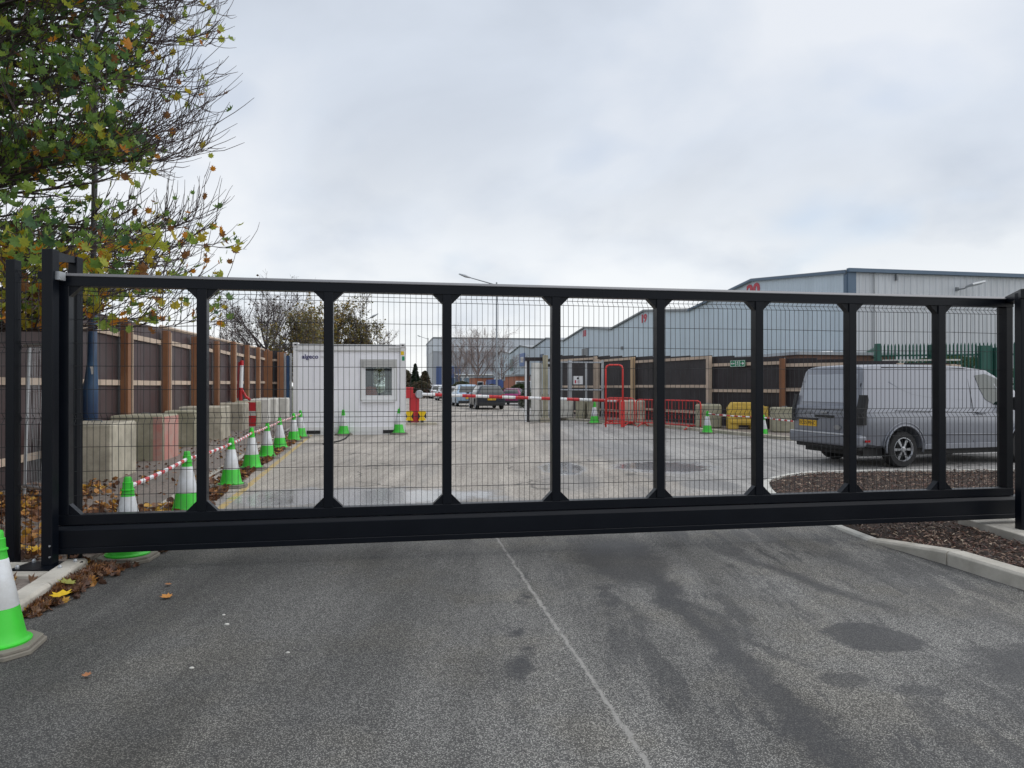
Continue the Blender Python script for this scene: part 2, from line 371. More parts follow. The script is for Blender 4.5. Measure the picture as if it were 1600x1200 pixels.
# ---- ground materials (world position driven)
def ground_mat(name, kind):
    m = bpy.data.materials.new(name); m.use_nodes = True; t = m.node_tree; t.nodes.clear(); n = t.nodes.new; l = t.links.new
    out = n("ShaderNodeOutputMaterial"); bs = n("ShaderNodeBsdfPrincipled"); l(bs.outputs[0], out.inputs[0])
    g = n("ShaderNodeNewGeometry"); pos = g.outputs["Position"]
    s = n("ShaderNodeSeparateXYZ"); l(pos, s.inputs[0]); X, Y = s.outputs[0], s.outputs[1]
    def noi(scale, det=4, ro=0.6, vec=None, sc3=None):
        q = n("ShaderNodeTexNoise"); q.inputs["Scale"].default_value = scale; q.inputs["Detail"].default_value = det; q.inputs["Roughness"].default_value = ro
        vv = vec or pos
        if sc3:
            mp_ = n("ShaderNodeMapping"); mp_.inputs["Scale"].default_value = sc3; mp_.inputs["Rotation"].default_value = (0, 0, rad(-6)); l(vv, mp_.inputs[0]); vv = mp_.outputs[0]
        l(vv, q.inputs["Vector"]); return q.outputs[0]
    def mr(x, a, b, c=0.0, d=1.0):
        r_ = n("ShaderNodeMapRange"); r_.interpolation_type = 'SMOOTHSTEP'
        for i, vv in enumerate((a, b, c, d)): r_.inputs[1 + i].default_value = vv
        l(x, r_.inputs[0]); return r_.outputs[0]
    def mul(a, b): return M2('MULTIPLY', a, b, tree=t)
    def add(a, b): return M2('ADD', a, b, tree=t)
    def sub(a, b): return M2('SUBTRACT', a, b, tree=t)
    def mx_(a, b): return M2('MAXIMUM', a, b, tree=t)
    warp = noi(1.7, 5, 0.6); warp2 = noi(2.3, 4, 0.6, None, (1.3, 1.1, 1))
    def spot(cx, cy, rx, ry, wob=0.6, soft=0.25):
        dx = M2('DIVIDE', sub(X, cx), rx, tree=t); dy = M2('DIVIDE', sub(Y, cy), ry, tree=t)
        d = M2('SQRT', add(mul(dx, dx), mul(dy, dy)), tree=t)
        d = add(d, mul(sub(warp, 0.5), wob * 2))
        d = add(d, mul(sub(noi(9, 5, 0.75), 0.5), wob * 1.0)); d = add(d, mul(sub(noi(34, 4, 0.75), 0.5), 0.5))
        return mr(d, 1 - soft, 1 + soft, 1.0, 0.0)
    def streak_(x0, y0, x1, y1, hw, soft=0.6, wob=0.12):
        # soft-edged band between two ground points
        sl = (x1 - x0) / (y1 - y0)
        xc = M2('MULTIPLY_ADD', sub(Y, y0), sl, x0, tree=t)
        d = M2('ABSOLUTE', sub(add(X, mul(sub(warp, 0.5), wob * 2)), xc), tree=t); d = add(d, mul(sub(noi(11, 6, 0.8), 0.5), hw * 2.2))
        k = mr(d, hw * (1 - soft), hw * (1 + soft), 1.0, 0.0)
        lo, hi = min(y0, y1), max(y0, y1)
        k = mul(k, mul(mr(Y, lo - .3, lo + .3), mr(Y, hi - .5, hi + .5, 1.0, 0.0)))
        return k
    def rgbmix(f, a, b):
        x = n("ShaderNodeMix"); x.data_type = 'RGBA'
        if isinstance(f, float): x.inputs["Factor"].default_value = f
        else: l(f, x.inputs["Factor"])
        for sock, c in (("A", a), ("B", b)):
            if isinstance(c, tuple): x.inputs[sock].default_value = (*c, 1)
            else: l(c, x.inputs[sock])
        return x.outputs["Result"]
    if kind == 'asphalt':
        vo = n("ShaderNodeTexVoronoi"); vo.inputs["Scale"].default_value = 165; l(pos, vo.inputs["Vector"])
        sp = n("ShaderNodeSeparateColor"); l(vo.outputs["Color"], sp.inputs[0])
        stone = mr(sp.outputs[0], 0.05, 0.95)
        edge = mr(vo.outputs["Distance"], 0.25, 0.72, 1.0, 0.0)
        fine = noi(230, 2, 0.7)
        v = mul(mul(stone, edge), mr(fine, 0.3, 0.7, 0.6, 1.15))
        col = rgbmix(v, (0.072, 0.071, 0.069), (0.46, 0.45, 0.42))
        col = rgbmix(mul(mr(noi(0.9, 4), 0.45, 0.65), 0.5), col, rgbmix(v, (0.080, 0.074, 0.062), (0.50, 0.47, 0.40)))
        big = noi(0.55, 5, 0.6)
        lng = noi(1.0, 5, 0.62, None, (1.6, 0.28, 1))
        # left side fresher and darker, middle to right worn
        left = mr(X, -3.0, 0.9, 0.56, 1.14)
        k = mul(left, mul(mr(big, 0.3, 0.7, 0.86, 1.12), mr(lng, 0.34, 0.66, 0.74, 1.2)))
        wet = mx_(streak_(1.02, 6.9, 1.42, 2.6, 0.11, 0.8, 0.34), spot(2.22, 4.40, 0.29, 0.27, 0.55, 0.10))
        wet = mx_(wet, mul(spot(1.0, 6.4, 0.42, 0.85, 0.5, 0.4), 0.9))
        wet = mx_(wet, mul(streak_(1.95, 6.9, 2.6, 4.9, 0.10, 0.8, 0.25), 0.75))
        wet = mx_(wet, mul(streak_(2.9, 6.8, 3.3, 4.2, 0.12, 0.9, 0.35), 0.55))
        wet = mx_(wet, spot(3.15, 3.9, 0.55, 0.35, 0.6, 0.35))
        wet = mx_(wet, mul(spot(1.75, 3.75, 0.16, 0.10, 1.2, 0.3), 0.7)); wet = mx_(wet, mul(spot(2.05, 3.62, 0.13, 0.08, 1.4, 0.3), 0.7)); wet = mx_(wet, mul(streak_(1.25, 5.3, 1.62, 3.9, 0.05, 0.9, 0.3), 0.7))
        wet = mx_(wet, mul(streak_(0.1, 5.9, 0.05, 3.6, 0.06, 0.9, 0.3), mr(noi(2.4, 3, 0.6), 0.45, 0.6)))
        fst = noi(1.0, 7, 0.72, None, (2.6, 0.42, 1)); fs2 = noi(1.3, 7, 0.75, None, (4.5, 0.7, 1))
        wet = mul(wet, mr(noi(6, 5, 0.75), 0.22, 0.5, 0.55, 1.0))
        wet = mx_(wet, mul(mul(mr(fst, 0.52, 0.585), mr(X, -0.6, 1.0, 0.25, 1.0)), 0.6))
        wet = mx_(wet, mul(mr(fs2, 0.55, 0.62), mul(mr(X, -0.2, 1.0, 0.2, 1.0), 0.7)))
        wet = mx_(wet, mul(mul(streak_(0.55, 6.4, 0.8, 4.6, 0.10, 0.8, 0.3), mr(noi(2.4, 4, 0.7), 0.42, 0.58)), 0.8))
        k = mul(k, mr(wet, 0, 1, 1.0, 0.33))
        # pale sealed joint
        xc = M2('MULTIPLY_ADD', sub(Y, 7.3), -0.1636, -0.16, tree=t)
        jn = add(sub(X, xc), mul(sub(noi(4, 6, 0.8), 0.5), 0.085))
        jd = M2('ABSOLUTE', jn, tree=t)
        joint = mul(mr(add(jd, mul(sub(noi(38, 3, 0.7), 0.5), 0.02)), 0.005, 0.018, 1.0, 0.0), mr(noi(14, 3, 0.6), 0.32, 0.55, 0.3, 0.95))
        # white grit and spots
        sps = mr(noi(21, 2, 0.5), 0.76, 0.80)
        x = n("ShaderNodeVectorMath"); x.operation = 'SCALE'; l(col, x.inputs[0]); l(k, x.inputs["Scale"])
        cur = rgbmix(joint, rgbmix(mul(wet, 0.14), x.outputs[0], (0.05, 0.055, 0.080)), (0.33, 0.32, 0.30))
        cur = rgbmix(mul(sps, 0.55), cur, (0.40, 0.40, 0.39))
        l(cur, bs.inputs["Base Color"])
        l(mr(wet, 0, 1, 0.92, 0.60), bs.inputs["Roughness"])
        bp = n("ShaderNodeBump"); bp.inputs["Strength"].default_value = 0.65; bp.inputs["Distance"].default_value = 0.006
        l(mx_(mul(edge, 0.8), mul(fine, 0.5)), bp.inputs["Height"]); l(bp.outputs[0], bs.inputs["Normal"])
    elif kind == 'road':
        vo = n("ShaderNodeTexVoronoi"); vo.inputs["Scale"].default_value = 70; l(pos, vo.inputs["Vector"])
        sp = n("ShaderNodeSeparateColor"); l(vo.outputs["Color"], sp.inputs[0])
        v = mr(sp.outputs[0], 0.0, 1.0)
        col = rgbmix(v, (0.238, 0.211, 0.182), (0.51, 0.465, 0.412))
        k = mul(mr(noi(0.32, 5, 0.6), 0.3, 0.7, 0.84, 1.12), mr(noi(0.8, 7, 0.7, None, (2.8, 0.18, 1)), 0.33, 0.67, 0.76, 1.16))
        # resurfaced grey area on the right, wet repairs
        grey = mr(add(sub(X, M2('MULTIPLY_ADD', Y, -0.06, 3.1, tree=t)), mul(sub(warp, 0.5), 2.0)), -0.3, 0.5)
        x = n("ShaderNodeVectorMath"); x.operation = 'SCALE'; l(col, x.inputs[0]); l(k, x.inputs["Scale"])
        hs = n("ShaderNodeHueSaturation"); hs.inputs["Saturation"].default_value = 0.4; hs.inputs["Value"].default_value = 0.84; l(x.outputs[0], hs.inputs["Color"])
        cur = rgbmix(grey, x.outputs[0], hs.outputs[0])
        crack = n("ShaderNodeTexVoronoi"); crack.feature = 'DISTANCE_TO_EDGE'; crack.inputs["Scale"].default_value = 0.42
        wv = n("ShaderNodeVectorMath"); wv.operation = 'ADD'; l(pos, wv.inputs[0])
        nq = n("ShaderNodeTexNoise"); nq.inputs["Scale"].default_value = 1.3; nq.inputs["Detail"].default_value = 5; l(pos, nq.inputs["Vector"]); l(nq.outputs["Color"], wv.inputs[1])
        l(wv.outputs[0], crack.inputs["Vector"])
        ck = mul(mr(crack.outputs[0], 0.004, 0.016, 1.0, 0.0), mr(noi(0.7, 3), 0.42, 0.58))
        cur = rgbmix(mul(ck, 0.7), cur, (0.06, 0.055, 0.05))
        # near strip under the gate: dark worn asphalt
        near = mr(add(Y, mul(sub(warp, 0.5), 1.6)), 9.3, 10.1, 1.0, 0.0)
        cur = rgbmix(mul(near, 0.5), cur, (0.20, 0.197, 0.19))
        wet = mx_(spot(0.95, 13.4, 0.42, 1.0, 0.35, 0.2), spot(2.9, 13.6, 0.95, 0.9, 0.7, 0.3))
        wet = mx_(wet, mul(spot(-2.2, 10.0, 1.9, 0.75, 0.7, 0.3), 0.85))
        wet = mx_(wet, mul(spot(-3.1, 9.6, 0.6, 0.5, 0.7, 0.3), 0.8))
        damp = mx_(spot(2.4, 17.2, 1.2, 2.6, 0.8, 0.4), mul(spot(1.6, 20.5, 0.8, 3.0, 0.8, 0.5), 0.8))
        damp = mx_(damp, mul(spot(1.0, 11.6, 0.5, 1.2, 0.7, 0.4), 0.9))
        damp = mx_(damp, spot(3.1, 11.1, 0.45, 0.55, 0.15, 0.08))
        damp = mx_(damp, mul(mr(noi(0.5, 6, 0.66, None, (1.8, 0.35, 1)), 0.52, 0.62), 0.55))
        cur = rgbmix(mul(damp, 0.52), cur, (0.13, 0.13, 0.135))
        cur = rgbmix(mul(wet, 0.75), cur, (0.20, 0.207, 0.225))
        # yellow line along the cones
        yl = M2('ABSOLUTE', add(sub(X, M2('MULTIPLY_ADD', Y, -0.197, -1.92, tree=t)), mul(sub(noi(12, 3), 0.5), 0.05)), tree=t)
        ylm = mul(mul(mr(yl, 0.045, 0.06, 1.0, 0.0), mr(noi(9, 4, 0.7), 0.36, 0.52)), mul(mr(Y, 7.6, 8.0), mr(Y, 23, 24, 1.0, 0.0)))
        cur = rgbmix(mul(ylm, 0.8), cur, (0.52, 0.36, 0.10))
        l(cur, bs.inputs["Base Color"])
        ro = mr(wet, 0, 1, 0.85, 0.10)
        l(sub(ro, mul(damp, 0.18)), bs.inputs["Roughness"])
        bp = n("ShaderNodeBump"); bp.inputs["Strength"].default_value = 0.4; bp.inputs["Distance"].default_value = 0.006
        l(mul(v, mr(wet, 0, 0.6, 1, 0.04)), bp.inputs["Height"]); l(bp.outputs[0], bs.inputs["Normal"])
    elif kind == 'verge':
        v = noi(26, 4, 0.7)
        col = rgbmix(mr(v, 0.3, 0.7), (0.13, 0.105, 0.088), (0.30, 0.255, 0.225))
        col = rgbmix(mr(noi(0.9, 5), 0.42, 0.62), col, (0.19, 0.165, 0.145))
        l(col, bs.inputs["Base Color"]); bs.inputs["Roughness"].default_value = 0.9
        bp = n("ShaderNodeBump"); bp.inputs["Strength"].default_value = 0.5; bp.inputs["Distance"].default_value = 0.01
        l(v, bp.inputs["Height"]); l(bp.outputs[0], bs.inputs["Normal"])
    elif kind == 'mulch':
        v = noi(60, 4, 0.75)
        col = rgbmix(mr(v, 0.35, 0.7), (0.012, 0.008, 0.006), (0.085, 0.05, 0.033))
        l(col, bs.inputs["Base Color"]); bs.inputs["Roughness"].default_value = 0.95
        bp = n("ShaderNodeBump"); bp.inputs["Strength"].default_value = 1.0; bp.inputs["Distance"].default_value = 0.02
        l(v, bp.inputs["Height"]); l(bp.outputs[0], bs.inputs["Normal"])
    else:   # far land
        col = rgbmix(mr(noi(0.05, 5), 0.35, 0.65), (0.07, 0.085, 0.04), (0.16, 0.15, 0.11))
        l(col, bs.inputs["Base Color"]); bs.inputs["Roughness"].default_value = 0.95
    return m
asphalt = ground_mat("asphalt", 'asphalt'); roadm = ground_mat("worn_road", 'road'); vergem = ground_mat("verge_soil", 'verge')
mulchm = ground_mat("bark_mulch", 'mulch'); landm = ground_mat("far_land", 'land')

# leaf material: colour from a per-leaf attribute
def leaf_mat(name, attr=True, trans=0.25):
    m = bpy.data.materials.new(name); m.use_nodes = True; t = m.node_tree; t.nodes.clear(); n = t.nodes.new; l = t.links.new
    out = n("ShaderNodeOutputMaterial"); d = n("ShaderNodeBsdfPrincipled"); d.inputs["Roughness"].default_value = 0.55
    tr = n("ShaderNodeBsdfTranslucent"); mixs = n("ShaderNodeMixShader"); mixs.inputs[0].default_value = trans
    a = n("ShaderNodeAttribute"); a.attribute_name = "Col"
    g = n("ShaderNodeTexCoord"); no = n("ShaderNodeTexNoise"); no.inputs["Scale"].default_value = 30; l(g.outputs["Object"], no.inputs["Vector"])
    v = n("ShaderNodeVectorMath"); v.operation = 'SCALE'; l(a.outputs["Color"], v.inputs[0]); l(M2('MULTIPLY_ADD', no.outputs[0], 0.6, 0.7, tree=t), v.inputs["Scale"])
    l(v.outputs[0], d.inputs["Base Color"]); l(v.outputs[0], tr.inputs[0])
    l(d.outputs[0], mixs.inputs[1]); l(tr.outputs[0], mixs.inputs[2]); l(mixs.outputs[0], out.inputs[0])
    return m
leafm = leaf_mat("maple_leaf", trans=0.5); litter = leaf_mat("fallen_leaves", trans=0.05); chipm = leaf_mat("wood_chips", trans=0.0)

class Scatter:
    """many small coloured faces in one mesh"""
    def __init__(s): s.v = []; s.f = []; s.c = []
    def add(s, vs_, fs, col):
        k = len(s.v); s.v.extend([tuple(p) for p in vs_])
        for f in fs: s.f.append(tuple(i + k for i in f)); s.c.append((len(f), col))
    def mesh(s, name, m):
        me = bpy.data.meshes.new(name); me.from_pydata(s.v, [], s.f); me.materials.append(m)
        ca = me.color_attributes.new("Col", 'FLOAT_COLOR', 'CORNER')
        buf = []
        for k, c in s.c:
            buf.extend((c[0], c[1], c[2], 1.0) * k)
        ca.data.foreach_set("color", buf); me.update(); return me
    def build(s, name, m, parent=None):
        o = bpy.data.objects.new(name, s.mesh(name, m)); COL.objects.link(o)
        if parent is not None: adopt(o, parent)
        return o

LEAF = [(0, -.50), (.10, -.38), (.34, -.42), (.28, -.24), (.52, -.10), (.34, .02), (.44, .30), (.22, .20), (.12, .32), (0, .52),
        (-.12, .32), (-.22, .20), (-.44, .30), (-.34, .02), (-.52, -.10), (-.28, -.24), (-.34, -.42), (-.10, -.38)]
def leaf_geo(size, rot, pos, curl=0.25, simple=False):
    pts = LEAF if not simple else [LEAF[i] for i in (0, 2, 4, 6, 9, 12, 14, 16)]
    vs_ = [rot @ Vector((0, 0, 0)) * 1 + pos]
    for x, y in pts:
        vs_.append(rot @ Vector((x * size, y * size, curl * size * (x * x + y * y) * 2.0 * (1 if (x > 0) else 0.5))) + pos)
    n_ = len(pts)
    return vs_, [(0, 1 + i, 1 + (i + 1) % n_) for i in range(n_)]
def rrot(tilt=3.2):
    return (Matrix.Rotation(R.uniform(0, 6.283), 3, 'Z') @ Matrix.Rotation(R.uniform(-tilt, tilt), 3, 'X') @ Matrix.Rotation(R.uniform(0, 6.283), 3, 'Z'))

# ------------------------------------------------------------------ ground
def sheet(name, poly, z, m, kind='structure', th=0.0):
    mb = MB()
    if th: mb.prism(poly, 'z', z - th, z)
    else: mb.add([(x, y, z) for x, y in poly], [tuple(range(len(poly)))])
    o = mb.build(name, m); tag(o, kind=kind); fixn(o); return o
sheet("ground", [(-1500, -60), (1500, -60), (1500, 3000), (-1500, 3000)], -0.012, landm)
sheet("asphalt_drive", [(-9, -12), (9, -12), (9, 7.95), (-9, 7.95)], 0.0, asphalt)
sheet("road", [(-14, 7.95), (30, 7.95), (30, 40), (6, 60), (-8, 140), (-22, 140), (-22, 100), (-12, 38)], 0.0, roadm)
# left pavement and planting strip
pv = [(-14, 5.9), (-3.80, 5.9), (-3.70, 6.8), (-4.20, 8.2), (-4.86, 11), (-6.75, 20), (-10.1, 36), (-10.6, 42), (-16, 42)]
sheet("left_pavement", pv, 0.03, vergem, th=0.04)
nb = [(-14, 1.5), (-2.80, 1.5), (-3.46, 5.0), (-3.66, 5.5), (-3.7, 5.9), (-14, 5.9)]
sheet("left_verge", nb, 0.055, vergem, th=0.06)

# kerbs: stones one by one under a structure empty
kerb_empty = bpy.data.objects.new("kerb", None); COL.objects.link(kerb_empty); tag(kerb_empty, kind='structure')
def kerb_run(pts, w_, h, stone=0.9, side=1, m=kerbm, gap=0.008, hs=None, parent=None):
    """stones laid along a polyline; inner side offset to `side`"""
    parent = parent or kerb_empty
    P = [Vector((x, y, 0)) for x, y in pts]
    # resample
    out = [P[0]]; acc = 0
    seglen = [(P[i + 1] - P[i]).length for i in range(len(P) - 1)]
    tot = sum(seglen); nst = max(1, round(tot / stone)); step = tot / nst
    def pos(d):
        for i, sl in enumerate(seglen):
            if d <= sl or i == len(seglen) - 1: return P[i] + (P[i + 1] - P[i]) * (d / sl)
            d -= sl
    for i in range(nst):
        a, b = pos(i * step), pos((i + 1) * step)
        d = (b - a).normalized(); nn = Vector((-d.y, d.x, 0)) * side
        a2 = a + d * gap / 2; b2 = b - d * gap / 2
        ha = h if hs is None else hs(i / nst); hb = h if hs is None else hs((i + 1) / nst)
        c = 0.02
        vv = []
        for q, hh in ((a2, ha), (b2, hb)):
            jit = 0
            vv += [q + Vector((0, 0, -.1)), q + Vector((0, 0, max(hh - c, 0.002))), q + nn * c + Vector((0, 0, hh)), q + nn * w_ + Vector((0, 0, hh)), q + nn * w_ + Vector((0, 0, -.1))]
        ff = [(0, 1, 6, 5), (1, 2, 7, 6), (2, 3, 8, 7), (3, 4, 9, 8), (0, 4, 3, 2, 1), (5, 6, 7, 8, 9)]
        fixn(MB().add(vv, ff).build("kerb_stone", m, parent, bev=0.004, seg=1))
kerb_run([(-2.6, 1.5), (-2.90, 3.0), (-3.28, 4.75), (-3.40, 5.25)], 0.15, 0.10, 0.92, side=1)
kerb_run([(-3.40, 5.26), (-3.50, 5.60), (-3.58, 6.0)], 0.15, 0.10, 0.74, side=1)
kerb_run([(-4.20, 8.2), (-4.86, 11), (-6.75, 20), (-10.1, 36)], 0.12, 0.034, 0.92, side=1, hs=lambda t: 0.036)
# concrete pad at the left gate post
pad = MB().b(-4.25, -3.66, 5.50, 5.92, -0.05, 0.085).build("concrete_pad", kerbm, bev=0.01); tag(pad, kind='structure')
pad2 = MB().b(4.95, 6.2, 6.75, 7.9, -0.05, 0.10).build("post_footing", kerbm, bev=0.01); tag(pad2, kind='structure')

# mulch bed on the right with kerb round it
bed = [(3.98, 4.6), (3.90, 5.5), (3.72, 6.3), (3.58, 7.0), (3.50, 7.8), (3.55, 9.4), (3.70, 10.5), (4.0, 11.4), (4.55, 12.15), (5.3, 12.6), (6.3, 12.8), (12.0, 12.95)]
def hbed(t):
    d = t * 12.2
    if d < 1.25: return 0.12
    if d < 2.0: return 0.12 - (d - 1.25) / 0.75 * 0.10
    return 0.022 if d < 6 else 0.045
near_bed = [(4.25, 3.6), (3.93, 5.0), (3.86, 5.7), (3.76, 6.15)]
kerb_run(near_bed, 0.16, 0.12, 0.9, side=-1, m=kerbm)
kerb_run([(3.76, 6.16), (3.66, 6.6), (3.55, 7.1)], 0.16, 0.1, 0.98, side=-1, hs=lambda t: 0.12 - 0.095 * t)
kerb_run([(3.55, 7.11), (3.50, 7.8), (3.55, 9.4), (3.70, 10.5), (4.0, 11.4), (4.55, 12.15), (5.3, 12.6), (6.3, 12.8), (12.0, 12.95)], 0.11, 0.03, 0.6, side=-1, m=concrete_w, hs=lambda t: 0.025 + 0.02 * min(1, t * 2))
bedp = [(9.5, 3.2), (4.42, 3.6), (4.06, 5.5), (3.93, 6.15), (3.72, 7.1), (3.64, 7.8), (3.68, 9.4), (3.83, 10.4), (4.1, 11.3), (4.65, 12.0), (5.35, 12.45), (6.35, 12.66), (12, 12.8), (12, 3.2)]
sheet("planting_bed", bedp, 0.018, mulchm, th=0.03)
def inside(x, y, poly):
    c = False; j = len(poly) - 1
    for i in range(len(poly)):
        xi, yi = poly[i]; xj, yj = poly[j]
        if (yi > y) != (yj > y) and x < (xj - xi) * (y - yi) / (yj - yi) + xi: c = not c
        j = i
    return c
sc = Scatter()
CH = [(0.075, 0.042, 0.028), (0.16, 0.09, 0.06), (0.045, 0.025, 0.018), (0.30, 0.20, 0.14), (0.13, 0.055, 0.04), (0.03, 0.018, 0.014), (0.48, 0.38, 0.28)]
cw_ = [4, 5, 5, 3.0, 4, 5, 1.3]
nchip = 0
while nchip < 26000:
    y = 4.2 + (R.random() ** 1.35) * 8.6; x = 3.6 + R.random() * min(6.2, y * 0.78 - 1.0)
    if not inside(x, y, bedp): continue
    if 4.9 < x < 6.25 and 6.7 < y < 7.95 and R.random() < .9: continue
    nchip += 1
    edge_ = 0.028
    ln = R.uniform(0.02, 0.06) * (1.6 if R.random() < .12 else 1); wd = R.uniform(0.006, 0.018); th = R.uniform(0.002, 0.006)
    m_ = Matrix.Rotation(R.uniform(0, 6.28), 3, 'Z') @ Matrix.Rotation(R.gauss(0, .35), 3, 'Y') @ Matrix.Rotation(R.gauss(0, .5), 3, 'X')
    hh = 0.022 + abs(noise.noise(Vector((x * 2.1, y * 2.1, 0)))) * 0.05 + R.random() * 0.018
    c0 = Vector((x, y, hh))
    vs_ = [m_ @ Vector(p) + c0 for p in ((-ln / 2, -wd / 2, 0), (ln / 2, -wd * .3, 0), (ln / 2, wd * .3, 0), (-ln / 2, wd / 2, 0), (0, 0, th * 2), (0, 0, -th))]
    sc.add(vs_, [(0, 1, 4), (1, 2, 4), (2, 3, 4), (3, 0, 4), (0, 3, 2, 1)], R.choices(CH, cw_)[0])
o = sc.build("bark_chips", chipm); tag(o, "brown bark chips covering the planting bed", "bark chips", kind='stuff')

# leaf litter on the left
sc = Scatter()
LC = [(0.20, 0.085, 0.030), (0.13, 0.055, 0.026), (0.30, 0.14, 0.045), (0.085, 0.042, 0.026), (0.48, 0.27, 0.04), (0.16, 0.09, 0.05), (0.42, 0.20, 0.05)]
LW = [5, 5, 3, 4, 1.6, 3, 1.5]
def litter_at(x, y, z, size, w_=LW, tilt=.55):
    if (x + 3.45) ** 2 + (y - 6.35) ** 2 < .085: return
    m_ = Matrix.Rotation(R.uniform(0, 6.28), 3, 'Z') @ Matrix.Rotation(R.gauss(0, tilt), 3, 'X') @ Matrix.Rotation(R.gauss(0, tilt), 3, 'Y')
    vs_, fs = leaf_geo(size * (1.15 if y < 6.4 else 1), m_, Vector((x, y, z + R.random() * .025)), R.uniform(0.2, 1.3), y > 6.4)
    sc.add(vs_, fs, R.choices(LC, w_)[0])
for i in range(1500):      # strip by the cones
    y = 7.2 + R.random() ** 1.2 * 15
    x = -1.92 - .197 * y - .18 - abs(R.gauss(0, .22))
    litter_at(x, y, 0.012, R.uniform(.05, .10))
for i in range(1150):      # pavement
    y = 6.0 + R.random() ** 1.3 * 20
    x = -3.6 - .2 * y - R.random() * 2.6 + 1.0 + (0.3 if y < 8 else 0)
    k = noise.noise(Vector((x * .9, y * .6, 3)))
    if x < -5.25 - .2 * y or k < R.uniform(-.5, .35): continue
    litter_at(x, y, 0.034, R.uniform(.035, .075), tilt=.35)
for i in range(620):      # gutter drift at the gate foot
    t_ = R.random()
    y = 4.75 + t_ * 1.9; x = -3.30 - (y - 4.75) * .2 + abs(R.gauss(0, .10)) * (0.5 + t_) + .02
    if y > 6.05: x = -3.75 + R.random() * .55
    litter_at(x, y, 0.004 + max(0, .025 - abs(x + 3.4) * .2), R.uniform(.04, .075), [3, 5, 1.5, 5, .3, 4, .4], .7)
for i in range(1300):      # soil strip behind kerb and behind fence panel
    y = 4.4 + R.random() * 4.5; x = -3.65 - R.random() * 2.6
    if y < 6.1 and x > -4.3 and y > 5.45: continue
    litter_at(x, y, 0.058, R.uniform(.05, .10), [4, 4, 3, 3, 2.5, 3, 3])
for i in range(700):       # brighter drift seen through the mesh panel
    x = R.gauss(-6.3, .40); y = R.gauss(9.2, .8)
    if x < -5.2 - .2 * y: continue
    litter_at(x, y, 0.038 + R.random() * .05, R.uniform(.05, .09), [3, 2, 3, 2, 3, 2, 3])
o = sc.build("leaf_litter", litter); tag(o, "brown and yellow fallen leaves drifted along the left kerb", "fallen leaves", kind='stuff')
# single leaves on the drive
def one_leaf(px, py, size, col, label, z=0.006, rz=0.0, tl=0.12):
    s_ = Scatter(); p = at(px, py, z)
    m_ = Matrix.Rotation(rz, 3, 'Z') @ Matrix.Rotation(tl, 3, 'X')
    vs_, fs = leaf_geo(size, m_, Vector((0, 0, 0)), 0.22)
    s_.add(vs_, fs, col); o = s_.build("fallen_leaf", litter); o.location = (p.x, p.y, z + .012); tag(o, label, "leaf", "single leaves lying on the drive")
one_leaf(96, 931, .14, (0.70, 0.46, 0.02), "bright yellow maple leaf lying against the left kerb", .06, .4)
one_leaf(104, 912, .13, (0.27, 0.27, 0.06), "olive green maple leaf on the leaf drift by the left kerb", .07, 2.0, .3)
one_leaf(260, 934, .09, (0.50, 0.22, 0.05), "orange leaf alone on the dark asphalt", .004, 1.1)
one_leaf(263, 915, .055, (0.36, 0.16, 0.06), "small rust leaf behind the orange leaf on the asphalt", .004, 2.6)
one_leaf(136, 1057, .05, (0.36, 0.15, 0.06), "tiny rust leaf nearest the foreground cone", .004, .7)
one_leaf(142, 913, .07, (0.18, 0.15, 0.05), "dull green leaf beside the drift under the gate", .004, 2.2)
one_leaf(52, 860, .13, (0.62, 0.36, 0.02), "yellow leaf resting beside the foot of the outer left fence post", .075, 1.2, .3)
for (px, py, s_, lab) in ((355, 976, .035, "white stone left of the trio on the asphalt"), (300, 1044, .03, "pale pebble lowest of the scattered stones"),
                          (350, 961, .025, "small pale pebble above the white stone"), (450, 1020, .028, "grey pebble towards the middle of the drive")):
    p = at(px, py); mb = MB(); mb.lathe([(s_ * .2, -.002), (s_ * .5, .002), (s_ * .45, s_ * .25), (s_ * .15, s_ * .4)], 7)
    o = mb.build("pebble", concrete_w, smooth=True, loc=(p.x, p.y, 0.0)); o.scale = (1, .7, .8); tag(o, lab, "pebble", "pebbles on the drive")

# ================================================================== BUILDINGS
# warehouse row: gabled units along the right of the road
PP = 9.0
WD = Vector((-.19, 1, 0)).normalized()        # along the row, away from camera
WS = Vector((1, .19, 0)).normalized()
def wpt(Yp):  # point on the front line at depth Yp*PP
    Y = Yp * PP
    return Vector((3.555 * PP - .19 * Y, Y, 0))
bay = 2.8 * PP * 1.0
unit_len = (wpt(8.25) - wpt(5.36)).length
eave = EYE + .862 * PP; peak = EYE + PP
ang_w = math.atan2(.19, 1)     # rotation of local x axis (WS) about z
names_ = ["20", "19", "18", "17", "16", "15"]
wlabels = ["nearest pale blue warehouse unit with red number 20 and long ribbed side wall",
           "pale blue gabled warehouse unit with red number 19",
           "pale blue gabled warehouse unit with small red number 18",
           "fourth gabled warehouse unit along the row, beyond number 18",
           "fifth gabled warehouse unit with small square signs above the brick block",
           "farthest gabled warehouse unit at the end of the pale row"]
